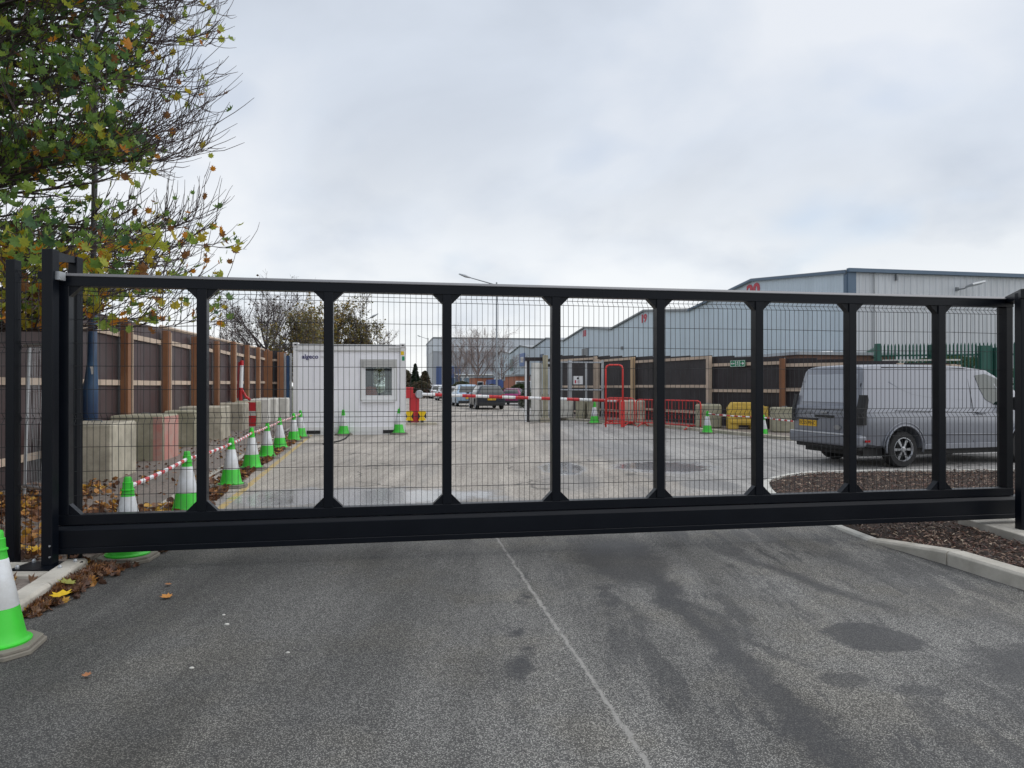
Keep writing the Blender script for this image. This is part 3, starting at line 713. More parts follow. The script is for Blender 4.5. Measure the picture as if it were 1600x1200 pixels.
for i in range(6):
    o0 = wpt(5.36 + i * 2.72) if i else wpt(5.36)
    ln = 2.72 * PP * math.sqrt(1 + .19 ** 2)
    wt = thing("warehouse", wlabels[i], "warehouse", o0, ang_w, "gabled warehouse units in a row")
    # local: x = into building (right), y = along row away
    top = [(0.0, eave), (ln * .5, peak), (ln, eave)]
    mb = MB(); mb.prism([(0.0, 0), (ln, 0), (ln, eave), (ln * .5, peak), (0.0, eave)], 'x', 0.0, 0.25)
    autosmooth(mb.build("front_wall", clad_b, wt))
    dpt = 60.0
    if i == 0:
        mb = MB().b(0.25, dpt, 0.0, 0.25, 0, eave - .002); mb.build("side_wall", clad_g, wt)
        MB().b(-0.06, 0.55, -0.10, 0.0, 0, eave - .035).b(-.10, -.002, -0.0, .35, 0, eave - .12).build("corner_trim", blueT, wt)
        MB().b(-0.1, dpt, -0.28, 0.02, eave - .03, eave + .22).build("gutter", blueT, wt)
        # pipe, vent and floodlight on the side wall
        MB().tube([(1.9, -.12, 0), (1.9, -.12, eave)], .035, 8).build("downpipe", greyst, wt)
        MB().b(3.6, 3.72, -.2, 0, eave - .5, eave - .1).build("wall_vent", greyst, wt)
        fl = MB().box((9.2, -.9, eave - .72), (1.25, .6, .14), rx=rad(-14), rz=rad(8), ry=rad(-12)).build("floodlight", galv, wt, bev=.03)
        fb = MB().tube([(8.5, 0, eave - 1.0), (8.6, -.55, eave - 1.0), (8.8, -.8, eave - .85)], .05, 6); fb.b(8.4, 8.6, -.12, 0, eave - 1.1, eave - .85); fb.build("bracket", greyst, fl)
        text_obj("number_sign", "20", 1.45, redsg, wt, (-.03, ln * .5 - .1, peak - .93), (rad(90), 0, rad(-90)), .01, 1.45, .07)
    elif i < 3:
        text_obj("number_sign", names_[i], 1.3, redsg, wt, (-.03, ln * .5 + .2, peak - .95), (rad(90), 0, rad(-90)), .01, 1.5, .06)
    if i == 0: pass
    # roof slopes and verge trim
    t_ = .14
    for (ya, za, yb, zb) in ((0.0, eave, ln * .5, peak), (ln * .5, peak, ln, eave)):
        MB().add([(-.18, ya, za + .02), (dpt, ya, za + .02), (dpt, yb, zb + .02), (-.18, yb, zb + .02),
                  (-.18, ya, za + t_), (dpt, ya, za + t_), (dpt, yb, zb + t_), (-.18, yb, zb + t_)],
                 [(0, 1, 2, 3), (4, 7, 6, 5), (0, 4, 5, 1), (2, 6, 7, 3), (0, 3, 7, 4), (1, 5, 6, 2)]).build("roof_slope", roofm, wt)
        MB().prism([(ya, za - .10), (yb, zb - .10), (yb, zb + .10), (ya, za + .10)], 'x', -.24, -.185).build("verge_trim", blueT if i == 0 else greyst, wt)
    if i in (1,):
        MB().b(-.12, -.01, ln * .33, ln * .37, eave - 3.2, eave - 2.7).build("wall_lamp", greyst, wt)
        MB().b(-.10, -.01, ln * .80, ln * .83, eave - 3.0, eave - 2.6).build("wall_lamp", greyst, wt)
    if i == 2:
        MB().b(-.12, -.01, ln * .42, ln * .55, eave - 3.6, eave - 2.0).build("wall_louvre", greyst, wt)
    if i == 3:
        MB().b(-.12, -.01, ln * .60, ln * .72, eave - 3.4, eave - 1.6).build("square_sign", MT["navy_column_paint"], wt)
    if i == 4:
        MB().b(-.12, -.01, ln * .30, ln * .52, eave - 3.4, eave - .6).build("square_sign", mat("blue_sign", (.10, .19, .45), .5), wt)
        MB().b(-.16, -.121, ln * .35, ln * .47, eave - 2.6, eave - 1.4).build("sign_face", whitep, wt)
        MB().b(-.12, -.01, ln * .85, ln * 1.0 - .02, eave - 4.2, eave - 1.4).build("loading_sign", mat("sage_sign", (.20, .27, .27), .6), wt)

# far grey building
fy = 235.0
A = Vector((PX(677, fy), fy, 0)); ztop = PZ(529, fy)
fb = thing("office_warehouse", "large dark grey flat roofed building far down the road with blue glazed entrance", "building", A, rad(10))
ln = 62; dp = 40
MB().b(.05, ln, 0, dp, 0, ztop - 4.2).build("lower_wall", clad_f, fb)
MB().b(-.1, ln + .1, -.15, dp, ztop - 4.2, ztop).build("upper_band", clad_fl, fb)
MB().b(-.2, ln + .2, -.25, dp + .1, ztop, ztop + .5).build("parapet", greyst, fb)
MB().b(-.05, .05, .3, dp, 0, ztop - 4.2).build("side_wall", clad_fs, fb)
glz = mat("blue_grey_glazing", (.16, .21, .26), .25, 0, .1, .5)
for k in range(6):
    w0 = 5 + k * 5.0
    f_ = MB().b(w0, w0 + 4.7, -.14, -.02, 1.2, 4.6).build("window", whitep, fb); MB().b(w0 + .2, w0 + 4.5, -.2, -.145, 1.5, 4.3).build("pane", glz, f_)
for k in range(4):
    w0 = 1.0 + k * 2.1
    MB().b(w0, w0 + 1.7, -.2, -.02, .2, 8.0).build("blue_panel", mat("blue_panel_%d" % k, (.06 + .03 * (k % 2), .10 + .03 * (k % 2), .24), .4), fb)
MB().b(21.3, 26.0, -.35, -.2, .5, 6.2).build("roller_door", mat("blue_door", (.04, .09, .35), .5), fb)
MB().b(7, 36, -.6, -.02, 5.2, 5.5).build("canopy", whitep, fb)

def brick_block(px0, px1, Y, ytop, name, label, dep=8, m=brick):
    x0, x1 = PX(px0, Y), PX(px1, Y); zt = PZ(ytop, Y)
    b = thing(name, label, "building", ((x0 + x1) / 2, Y, 0), rad(11)); hw = (x1 - x0) / 2
    MB().b(-hw, hw, 0, dep, 0, zt - .25).build("wall", m, b)
    MB().b(-hw - .15, hw + .15, -.15, dep + .15, zt - .25, zt).build("roof", greyst, b)
    for k in range(2):
        c = -hw * .45 + k * hw * .9
        f_ = MB().b(c - .6, c + .6, -.04, -.005, zt * .35, zt * .72).build("window", whitep, b); MB().b(c - .5, c + .5, -.06, -.041, zt * .4, zt * .68).build("pane", glass_dk, f_)
    return b
brick_block(742, 772, 135, 588.5, "brick_building", "low orange brick building behind the bare tree")
brick_block(806, 829, 95, 585, "brick_building", "taller orange brick block with flat roof below the warehouse signs")
brick_block(796, 805, 105, 592, "brick_outbuilding", "narrow orange brick outbuilding left of the taller brick block", 5)
b_ = thing("shipping_container", "small blue storage container between the two orange brick buildings", "container", (PX(779, 128), 128, 0), rad(11))
MB().b(-1.3, 1.3, 0, 6, .1, 2.7).build("shell", mat("blue_container", (.06, .10, .28), .5), b_); MB().b(-1.25, -.03, -.05, -.002, .2, 2.6).build("door", MT["blue_container"], b_); MB().b(.03, 1.25, -.05, -.002, .2, 2.6).build("door", MT["blue_container"], b_)

# low sheds behind the right-hand hoarding
b_ = thing("low_shed", "low building with white sloping roof edge behind the right hoarding", "building", (PX(1232, 30), 30.0, 0), rad(12))
zt = PZ(553, 30)
MB().b(-1.7, 1.6, 0, 6, 0, zt - .52).build("wall", greyst, b_)
MB().add([(-1.9, -.3, zt - .50), (1.9, -.3, zt - .02), (1.9, 6, zt - .02), (-1.9, 6, zt - .50), (-1.9, -.3, zt - .38), (1.9, -.3, zt + .14), (1.9, 6, zt + .14), (-1.9, 6, zt - .38)],
         [(0, 3, 2, 1), (4, 5, 6, 7), (0, 1, 5, 4), (1, 2, 6, 5), (2, 3, 7, 6), (3, 0, 4, 7)]).build("roof", whitep, b_)
b_ = thing("brick_outbuilding", "low red brick outbuilding right of the white roofed shed", "building", (PX(1292, 29), 29.0, 0), rad(12))
zt = PZ(550, 29)
MB().b(-1.3, 3.2, 0, 5, 0, zt - .12).build("wall", brownw, b_); MB().b(-1.4, 3.3, -.1, 5.1, zt - .12, zt).build("roof", roofm, b_)

# ================================================================== HOARDINGS
def hoarding(name, label, posts, sheet_m, post_m, rail_m, rails, tops, ptops, pw=.20, side=1, skip_post=(), group=None, pm2=None, base=0.0, lit_edge=False):
    """posts: list of (x,y); side: which side (left normal * side) shows posts and rails"""
    o0 = Vector((*posts[0], 0))
    h = thing(name, label, "fence", o0, 0, group)
    for i, p in enumerate(posts):
        q = Vector((*p, 0)) - o0
        j = min(i, len(posts) - 2)
        d = (Vector((*posts[j + 1], 0)) - Vector((*posts[j], 0))).normalized(); nn = Vector((-d.y, d.x, 0)) * side
        a = math.atan2(d.y, d.x)
        zt = ptops[i]
        if i not in skip_post:
            if lit_edge: MB().box((q.x + nn.x * .15 + d.x * (pw / 2 + .022), q.y + nn.y * .15 + d.y * (pw / 2 + .022), (zt + base) / 2 - .02), (.04, .17, zt - base - .04), a).build("lit_edge", rail_m, h)  # pale strip paints the lit right edge of each post
            MB().box((q.x + nn.x * .14, q.y + nn.y * .14, (zt + base) / 2), (pw, .15, zt - base), a).build("post", (pm2[i] if pm2 else post_m), h, bev=.006, seg=1)
        if i < len(posts) - 1:
            q2 = Vector((*posts[i + 1], 0)) - o0
            mid = (q + q2) / 2; L_ = (q2 - q).length
            # board sheets, 1.22 m each with a fine gap and slight unevenness
            ns = max(1, round(L_ / 1.22)); 
            for k in range(ns):
                c = q + (q2 - q) * ((k + .5) / ns) - nn * (.02 + R.uniform(0, .006))
                zt1 = tops[i] + (tops[i + 1] - tops[i]) * ((k + .5) / ns) if not isinstance(tops[i], tuple) else tops[i][0]
                MB().box((c.x, c.y, (zt1 + base) / 2), (L_ / ns - .006, .018, zt1 - base), a).build("board", sheet_m, h)
            for r_ in rails[i]:
                c = mid + nn * .03
                MB().box((c.x, c.y, r_), (L_ - .004, .05, .11), a).build("rail", rail_m, h)
    return h
lx = lambda Y: -5.3 - .2 * Y
ys_ = [6.15, 9.1, 12.05, 15, 17.95, 20.9, 23.85, 26.8, 29.75, 32.7, 35.65]
pts = [(lx(y), y) for y in ys_]
zt_ = [2.97 + max(0, y - 15) * .018 for y in ys_]
hoarding("hoarding_fence", "long dark brown hoarding with timber posts running along the left side", pts, sheet_l, woodd, woodp,
         [(0.45, 1.62 + max(0, y - 15) * .006, 2.64 + max(0, y - 15) * .014) for y in ys_[:-1]], zt_, [z - .08 + (.12 if i > 6 else 0) for i, z in enumerate(zt_)], side=-1, pw=.24, lit_edge=True)
lh = [o for o in bpy.data.objects if o.name == "hoarding_fence"][0]
for i in range(4, 10):
    a_, b_ = Vector((*pts[i], zt_[i] + .03)) - Vector((*pts[0], 0)), Vector((*pts[i + 1], zt_[i + 1] + .03)) - Vector((*pts[0], 0))
    MB().tube([a_ + (b_ - a_) * .002, a_ + (b_ - a_) * .998], .045, 4).build("capping_board", woodp, lh)
hoarding("hoarding_fence", "short dark hoarding return facing the gate at the end of the left side", [(lx(35.65) + .15, 35.75), (PX(441, 35.9), 35.9)], sheet_r, woodd, woodp,
         [(0.5, 1.7, 2.85)], [3.32, 3.32], [3.3, 3.25], side=-1, pw=.45)
# right side hoarding
rp_ = [(862, 39.5), (934, 35.4), (993, 31.6), (1112, 26.5), (1225, 23.7), (1330, 22.4), (1404, 21.9), (1484, 21.6), (1500, 21.6)]
ytop = [555, 556, 557, 556, 559, 562, 566, 568, 569]
pts = [(PX(p, Y), Y) for p, Y in rp_]
tops_ = [PZ(y, Y) for y, (p, Y) in zip(ytop, rp_)]
rails = []
for (pa, Ya), up, md, lo in zip(rp_[:-1], (563, 563, 564, 569, 569, 571, 571, 571), (604, 604, 603.5, 610.5, 609, 610, 610, 610), (641, 641, 640, 650, 655, 655, 655, 655)):
    Ym = Ya - 1.2
    rails.append((PZ(lo, Ym), PZ(md, Ym), PZ(up, Ym)))
hr = hoarding("hoarding_fence", "dark hoarding with pale timber rails and posts along the right side", pts, sheet_r, woodp, woodp, rails, tops_, [t - .03 for t in tops_], side=-1, pw=.17, pm2=[woodp, woodp, wood, woodp, woodd, woodp, woodp, woodp, woodp], skip_post=(0, 8))
q0 = Vector(pts[5]).to_3d(); q1 = Vector(pts[8]).to_3d(); o0 = Vector((*pts[0], 0))
d = q1 - q0; c = (q0 + q1) / 2 - o0
MB().box((c.x + .5, c.y, PZ(564, 21.8) + .03), (d.length - .9, .16, .05), math.atan2(d.y, d.x)).build("capping_board", concrete_w, hr)

# exit sign, notice
YS = 25.28
es = thing("direction_sign", "green sign with white arrows and running figure on the right hoarding", "sign", (PX(1152.5, YS) + .0, YS, PZ(568, YS)), math.atan2(rp_[4][1] - rp_[3][1], pts[4][0] - pts[3][0]))
es.location.y -= .02
hw_, hh_ = .34, .115
MB().b(-hw_, hw_, -.012, .0, -hh_, hh_).build("panel", green_s, es)
mb = MB(); y0, y1 = -.016, -.0125; wl = .010
for xa, xb in ((-hw_ + .01, -.095), (-.085, .085), (.095, hw_ - .01)):
    mb.b(xa, xb, y0, y1, hh_ - .02, hh_ - .008); mb.b(xa, xb, y0, y1, -hh_ + .008, -hh_ + .02)
    mb.b(xa, xa + .01, y0, y1, -hh_ + .02, hh_ - .02); mb.b(xb - .01, xb, y0, y1, -hh_ + .02, hh_ - .02)
mb.build("border", whitep, es)
for s_ in (-1, 1):
    MB().prism([(s_ * .14, -.018), (s_ * .22, -.018), (s_ * .22, -.06), (s_ * .30, 0), (s_ * .22, .06), (s_ * .22, .018), (s_ * .14, .018)], 'y', y0, y1).build("arrow", whitep, es)
mb = MB(); mb.lathe([(.019, -.0165), (.019, -.0125)], 10, (.012, 0, .062), axis='y')
for p, q in (((.0, .04), (-.008, -.01)), ((-.008, -.01), (.03, -.035)), ((.03, -.035), (.015, -.08)), ((-.008, -.01), (-.03, -.04)), ((-.03, -.04), (-.06, -.05)), ((.0, .035), (.04, .01)), ((0, .035), (-.04, .02))):
    mb.tube([(p[0], -.0145, p[1]), (q[0], -.0145, q[1])], .009, 6)
mb.build("running_figure", whitep, es)
YS = 34.3
ns_ = thing("notice_board", "white notice with black disc and red print on the gate frame", "sign", (PX(903, YS), YS, PZ(594, YS)), rad(-25))
MB().b(-.25, .25, -.012, 0, -.20, .20).build("panel", whitep, ns_)
MB().lathe([(.052, -.016), (.052, -.0125)], 14, (0, 0, .09), axis='y').build("disc_mark", blackm, ns_)
MB().b(-.16, -.09, -.016, -.0125, -.15, .0).build("red_mark", redsg, ns_)
mb = MB()
for k in range(4): mb.b(-.05, .12 - .03 * (k % 2), -.016, -.0125, -.03 - k * .035, -.018 - k * .035)
mb.build("small_print", mat("pink_print", (.45, .22, .26), .6), ns_)

# steel site gate and posts left of the red barriers
sg = thing("site_gate", "galvanised steel gate frame standing before the hoarding left of the red barriers", "gate", (PX(860, 32), 32.0, 0), 0)
gx0 = PX(860, 32)
for px, Y, m_, wd_, yt in ((876, 35.5, greyst, .18, 566), (890.5, 35, galv, .2, 563), (916, 34.2, galv, .09, 567), (934, 33.6, woodp, .17, 561), (941.5, 33.2, galv, .11, 563)):
    x = PX(px, Y) - gx0
    MB().b(x - wd_ / 2, x + wd_ / 2, Y - 32, Y - 32 + .1, 0, PZ(yt, Y)).build("post", m_, sg)
x0_, x1_ = PX(872, 35.5) - gx0, PX(941, 33.2) - gx0
for yy in (566, 609):
    MB().tube([(x0_, 3.45, PZ(yy, 35.5)), (x1_, 1.15, PZ(yy + .5, 33.2))], .035, 6).build("cross_rail", galv, sg)
MB().tube([(PX(848, 32) - gx0, 0, PZ(609, 32)), (x0_, 3.5, PZ(609, 35.5))], .03, 6).build("cross_rail", galv, sg)
wp = thing("white_column", "tall off white column standing beside the weathered timber post", "column", (PX(838.5, 30.5), 30.5, 0))
MB().lathe([(.30, 0), (.27, .15), (.235, .3), (.235, PZ(567, 30.5))], 16).build("shaft", concrete_w, wp, smooth=True)
MB().b(-.42, -.30, .1, .22, 0, PZ(563, 30.5)).build("side_strip", sheet_r, wp); MB().b(-.5, -.421, .1, .2, 0, PZ(563, 30.5)).build("white_edge", whitep, wp)
MB().b(-.5, .42, -.05, .25, PZ(566, 30.5) + .06, PZ(560.5, 30.5) + .06).build("top_board", sheet_r, wp)
tp = thing("timber_post", "square weathered grey timber post right of the off white column", "post", (PX(852, 30.3), 30.3, 0))
MB().b(-.11, .11, -.11, .11, 0, PZ(555, 30.3)).build("post_shaft", concrete_g, tp, bev=.01); MB().b(-.22, .30, -.2, .2, 0, .2).build("foot_block", concrete, tp, bev=.02)
MB().b(.14, .22, -.06, .02, 0, PZ(560, 30.3)).build("steel_upright", galv, tp)
for z_ in (PZ(563, 30.3), PZ(571, 30.3)): MB().b(.11, .26, -.08, .04, z_ - .06, z_ + .06).build("hinge", blackm, tp)

# palisade fence and hedge behind the van
pf = thing("palisade_fence", "green steel palisade fence above the hoarding behind the grey van", "fence", (0, 0, 0))
pale_me = {}
def pale(x, y, a, ht, nm="pale", wd_=.065):
    key = (round(ht, 2), wd_)
    if key not in pale_me:
        h2 = wd_ / 2
        mb = MB().add([(-h2, 0, .05), (0, -.03, .05), (h2, 0, .05), (-h2, 0, ht - .09), (0, -.03, ht - .05), (h2, 0, ht - .09), (-.008, -.012, ht), (.008, -.012, ht)],
                      [(0, 1, 4, 3), (1, 2, 5, 4), (3, 4, 6), (4, 5, 7), (4, 7, 6), (0, 3, 5, 2), (3, 6, 7, 5)])
        pale_me[key] = mb.mesh("pale", palg)
    return inst(nm, pale_me[key], pf, (x, y, 0), (0, 0, a))
Yp = 27.5
pa = Vector((PX(1371, Yp), Yp, 0)); pb = Vector((PX(1640, Yp - 1.5), Yp - 1.5, 0))
n_ = 46; ht = PZ(537.5, Yp)
for k in range(n_):
    q = pa + (pb - pa) * (k / n_); pale(q.x, q.y, math.atan2((pb - pa).y, (pb - pa).x), ht)
pc = Vector((PX(1338, 40), 40, 0))
for k in range(1, 30):
    q = pa + (pc - pa) * (k / 30); pale(q.x, q.y, math.atan2((pc - pa).y, (pc - pa).x), ht)
for z_ in (ht - .45, .5):
    MB().tube([pa + Vector((0, .05, z_)), pb + Vector((0, .05, z_))], .035, 4).build("rail", palg, pf); MB().tube([pa + Vector((0.05, .05, z_)), pc + Vector((.05, 0, z_))], .035, 4).build("rail", palg, pf)
for px, w2, yt in ((1371, .14, 537), (1456, .14, 538.5), (1539, .44, 540), (1558, .24, 543)):
    Yq = Yp - (px - 1371) / 269 * 1.5; x = PX(px, Yq)
    MB().b(x - w2 / 2, x + w2 / 2, Yq - .12, Yq + .1, 0, PZ(yt, Yq)).build("post", palg, pf, bev=.01, seg=1)

# ================================================================== CABIN
CB = Vector((PX(458, 22.3), 22.3, 0)); ca = math.atan2(.14, 1)
cabL = 3.48; cabD = 2.45; cz0 = .10; cz1 = 2.88
cab = thing("portable_cabin", "white portable security cabin with roller shutter window beside the barrier", "cabin", CB, ca)
wx0, wx1, wz0, wz1 = 2.07, 3.22, 1.08, 2.40     # window outer
# floor and roof frames, corner posts
fr = MB().b(0, cabL, -.02, cabD, cz0 - .02, cz0 + .16); fr.build("floor_frame", cabf, cab, bev=.008)
for x in (.42, 2.78): MB().b(x, x + .42, -.035, -.021, cz0 - .06, cz0 + .045).build("fork_pocket", blackm, cab)
MB().b(.02, cabL - .02, -.012, cabD - .02, cz0 - .098, cz0 - .022).build("skid", cabf, cab)
MB().b(0, cabL, -.02, cabD, cz1 - .20, cz1 - .05).build("roof_frame", cabf, cab, bev=.01)
MB().b(.08, cabL - .14, -.028, -.0205, cz1 - .235, cz1 - .2).build("drip_strip", cabd, cab)
MB().b(-.01, cabL + .01, -.03, cabD + .01, cz1 - .05, cz1 - .01).build("roof_sheet", cabf, cab)
MB().b(.15, cabL - .3, -.036, -.0305, cz1 - .045, cz1 - .025).build("roof_strap", greyst, cab)
for x in (0, cabL - .16):
    for y in (-.022, cabD - .14): MB().b(x, x + .16, y, y + .16, cz0 + .16, cz1 - .20).build("corner_post", cabf, cab, bev=.012)
for x in (-.012, cabL - .17):
    o = MB().b(x, x + .182, -.045, .14, cz1 - .10, cz1 + .03).build("corner_casting", cabf, cab, bev=.01)
    MB().b(x + .06, x + .12, -.05, -.0455, cz1 - .06, cz1 - .01).build("casting_hole", blackm, o)
# front wall panels around the window
px_ = [.16, .62, 1.10, 1.60, 2.04, 3.27, 3.32]
for i in range(len(px_) - 1):
    a, b = px_[i], px_[i + 1]
    if i == 4:
        MB().b(a + .003, b - .003, 0.004, .05, cz0 + .16, wz0).build("wall_panel", cabw, cab); MB().b(a + .003, b - .003, 0.004, .05, wz1, cz1 - .2).build("wall_panel", cabw, cab)
        MB().b(a + .003, wx0, 0.004, .05, wz0, wz1).build("wall_panel", cabw, cab); MB().b(wx1, b - .003, 0.004, .05, wz0, wz1).build("wall_panel", cabw, cab)
    else:
        MB().b(a + .003, b - .003, 0.004 + .002 * (i % 2), .05, cz0 + .16, cz1 - .2).build("wall_panel", cabw, cab)
    if i < 5: MB().b(b - .012, b + .012, -.004, .003, cz0 + .16, wz0 if 2.06 < b < 3.2 else cz1 - .24).build("seam_strip", cabw, cab)
MB().b(.02, .07, .14, cabD - .14, cz0 + .16, cz1 - .2).build("side_wall", cabw, cab); MB().b(cabL - .07, cabL - .02, .14, cabD - .14, cz0 + .16, cz1 - .2).build("side_wall", cabw, cab)
MB().b(.16, 2.35, cabD - .05, cabD, cz0 + .16, cz1 - .2).b(2.75, cabL - .16, cabD - .05, cabD, cz0 + .16, cz1 - .2).b(2.35, 2.75, cabD - .05, cabD, cz0 + .16, 1.3).b(2.35, 2.75, cabD - .05, cabD, 2.2, cz1 - .2).build("rear_wall", cabw, cab)
MB().b(2.35, 2.75, cabD - .03, cabD - .02, 1.3, 2.2).build("added_window_glass", glass, cab)  # small rear opening added to show as a bright patch through the front glass
MB().b(.1, cabL - .1, .06, cabD - .06, cz0 + .161, cz0 + .18).build("floor_board", darkint, cab)
wf = MB().b(wx0, wx1, -.02, .04, wz1 - .03, wz1).b(wx0, wx0 + .03, -.02, .04, wz0, wz1 - .03).b(wx1 - .03, wx1, -.02, .04, wz0, wz1 - .03).b(wx0 + .03, wx1 - .03, -.02, .04, wz0, wz0 + .03).build("window_frame", cabd, cab)
MB().b(wx0 + .03, wx0 + .16, -.012, .03, wz0 + .03, wz1 - .26).b(wx1 - .16, wx1 - .03, -.012, .03, wz0 + .03, wz1 - .26).b(wx0 + .16, wx1 - .16, -.012, .03, wz0 + .03, wz0 + .17).build("inner_frame", whitep, wf)
sb_ = MB()
for k in range(5): sb_.b(wx0 + .10, wx1 - .10, -.075 + .004 * (k % 2), .0, wz1 - .03 - .045 * (k + 1), wz1 - .03 - .045 * k - .004)
sb_.b(wx0 + .03, wx1 - .03, -.02, .02, wz1 - .262, wz1 - .03)
sb_.build("roller_shutter", cabd, wf)
MB().b(wx0 + .16, wx1 - .16, .008, .014, wz0 + .17, wz1 - .26).build("window_glass", glass, wf)
MB().b(wx0 + .05, wx1 - .05, -.09, -.02, wz0 - .04, wz0).build("window_sill", whitep, wf)
text_obj("lettering", "algeco", .19, navy, cab, (.52, -.008, cz1 - .41), (rad(90), 0, 0), .002, 1.05, .003)
MB().b(.84, 1.12, -.006, .003, cz1 - .44, cz1 - .43).b(.84, 1.08, -.006, .003, cz1 - .40, cz1 - .39).build("thin_lettering_line", cabd, cab)
MB().b(2.95, 3.35, -.0245, -.0205, cz1 - .175, cz1 - .12).build("data_plate", cabd, cab)
MB().b(cabL - .14, cabL - .04, -.028, -.0225, cz1 - .34, cz1 - .22).build("yellow_sticker", yelb, cab)
MB().b(cabL - .10, cabL - .02, -.028, -.0225, cz1 - .52, cz1 - .38).build("green_sticker", green_s, cab)
# things inside
ch = thing("office_chair", "chair with orange jacket over its back seen through the cabin window", "chair", CB + Matrix.Rotation(ca, 3, 'Z') @ Vector((2.36, .40, cz0 + .24)), .3)
MB().b(-.24, .24, -.22, .22, .42, .5).build("seat", blackm, ch, bev=.03); MB().b(-.22, .22, .2, .26, .55, 1.05).build("backrest", blackm, ch, bev=.03)
mb = MB().lathe([(.22, .70), (.24, .98), (.20, 1.14), (.08, 1.20)], 12, (0, .1, 0)); mb.build("jacket", orange, ch, smooth=True)
MB().tube([(0, 0, .05), (0, 0, .42)], .03, 8).build("stem", blackm, ch); MB().b(-.25, .25, -.03, .03, 0, .05).b(-.03, .03, -.25, .25, 0.001, .051).build("foot", blackm, ch)
dk = thing("desk", "desk with white cups behind the cabin window", "desk", CB + Matrix.Rotation(ca, 3, 'Z') @ Vector((3.0, .9, cz0 + .18)), ca)
MB().b(-.35, .4, -.3, .3, .84, .88).build("desktop", chairm, dk)
for x in (-.32, .36):
    for y in (-.27, .26): MB().b(x - .02, x + .02, y - .02, y + .02, 0, .84).build("leg", greyst, dk)
for k, (dx, nm_) in enumerate(((-.16, "left"), (.12, "right"))):
    o = MB().lathe([(.07, 0), (.11, .16), (.10, .2), (.04, .24)], 12).build("helmet", whitep, smooth=True, loc=CB + Matrix.Rotation(ca, 3, 'Z') @ Vector((3.0 + dx, .78, cz0 + .18 + .88)))
    tag(o, "white hard hat on the cabin desk, %s of the pair" % nm_, "hard hat", "hard hats in the cabin window")
cable = MB().tube([at(548, 679) + Vector((0, -.02, .06)), at(545, 681) + Vector((0, 0, .02)), at(540, 686) + Vector((0, 0, .02)), at(531, 690) + Vector((0, 0, .02)), at(520, 692) + Vector((0, 0, .02)), at(505, 695) + Vector((0, 0, .02))], .02, 6).build("cable", rubber)
tag(cable, "black hose trailing from under the cabin across the road", "hose")

# ================================================================== BARRIER BOOM
BO = Vector((PX(646, 28.6), 28.6, 0)); ba = math.atan2(.2, 1)
bb = thing("barrier_boom", "red parking barrier with lowered red and white striped arm", "barrier", BO, ba)
MB().b(-.16, .22, -.2, .15, 0.0, PZ(615, 28.6)).build("housing", redp, bb, bev=.02)
MB().b(-.36, -.02, -.23, .12, PZ(622, 28.6), PZ(605, 28.6)).build("head_box", redp, bb, bev=.02)
MB().lathe([(.15, -.30), (.17, -.27), (.17, -.205)], 16, (.22, 0, PZ(616, 28.6)), axis='y').build("hub", galv, bb)
armL = 9.3; z0a, z1a = PZ(616, 28.6), PZ(627.5, 30.3)
na = 17; sec = armL / na
for k in range(na):
    a0, a1 = .3 + k * sec, .3 + (k + 1) * sec
    za, zb = z0a + (z1a - z0a) * k / na, z0a + (z1a - z0a) * (k + 1) / na
    isr = k % 2 == 1
    MB().tube([(a0, -.26, za), (a1 - .002, -.26, zb)], .062 if not isr else .066, 10).build("arm_section", redp if isr else whitep, bb)
MB().b(-1.2, .9, -.55, .5, -.02, .09).build("plinth", concrete, bb, bev=.01)
for lab, px in (("yellow and black bumper post left of the red barrier housing", 639.5), ("yellow and black bumper post right of the red barrier housing", 659.5)):
    Yb = 28.4; bp_ = thing("bumper_post", lab, "bumper post", (PX(px, Yb), Yb, .09), ba, "bumper posts by the barrier")
    h_ = PZ(642, Yb) - .09
    MB().b(-.06, .06, -.04, .04, 0, .12).build("foot", blackm, bp_)
    for (z0_, z1_, nm_) in ((.08, h_ * .52, "lower_panel"), (h_ * .52 + .002, h_, "upper_panel")):
        MB().prism([(-.155, z0_), (.155, z0_), (.155, z1_), (-.155, z1_)] if 0 else ([(-.16, z0_), (.16, z0_), (.07, z1_), (-.07, z1_)] if nm_ == "lower_panel" else [(-.07, z0_), (.07, z0_), (.16, z1_ - .05), (.10, z1_), (-.10, z1_), (-.16, z1_ - .05)]), 'y', -.06, .02).build(nm_, yelb, bp_)
    for s_ in (-1, 1): MB().prism([(s_ * .16, .14), (s_ * .075, h_ * .52), (s_ * .16, h_ * .86)], 'y', -.055, .0).build("black_wedge", blackm, bp_)

# ================================================================== CONCRETE BLOCKS
def block(px, py, w_, dpt_, h, m, label, rz=.2, dx=-1, yel_=False, group="concrete blocks along the left hoarding", face=None, name="concrete_block"):
    p = at(px, py); a = math.atan2(.2, 1) if rz is True else rz
    b = thing(name, label, "block", p, a, group)
    x0, x1 = (-w_, 0) if dx < 0 else ((0, w_) if dx > 0 else (-w_ / 2, w_ / 2))
    c = .035
    # chamfered body with lifting recess at the foot
    mb = MB().b(x0, x1, 0, dpt_, 0.0, h)
    mb.build("body", m, b, bev=c, seg=1)
    mx_ = (x0 + x1) / 2
    lp = MB().tube([(mx_ - .08, dpt_ / 2, h - .02), (mx_ - .07, dpt_ / 2, h + .03), (mx_ + .07, dpt_ / 2, h + .03), (mx_ + .08, dpt_ / 2, h - .02)], .012, 6)
    lp.build("lifting_loop", greyst, b)
    if face == 'hole': MB().lathe([(.03, -.004), (.03, .01)], 10, (x0 + w_ * .25, 0, h * .63), axis='y').build("bolt_hole", blackm, b)
    return b
t_ = .2
block(175, 755, .86, 1.24, .945, concrete, "pale concrete block nearest the gate on the left", t_, face='hole')
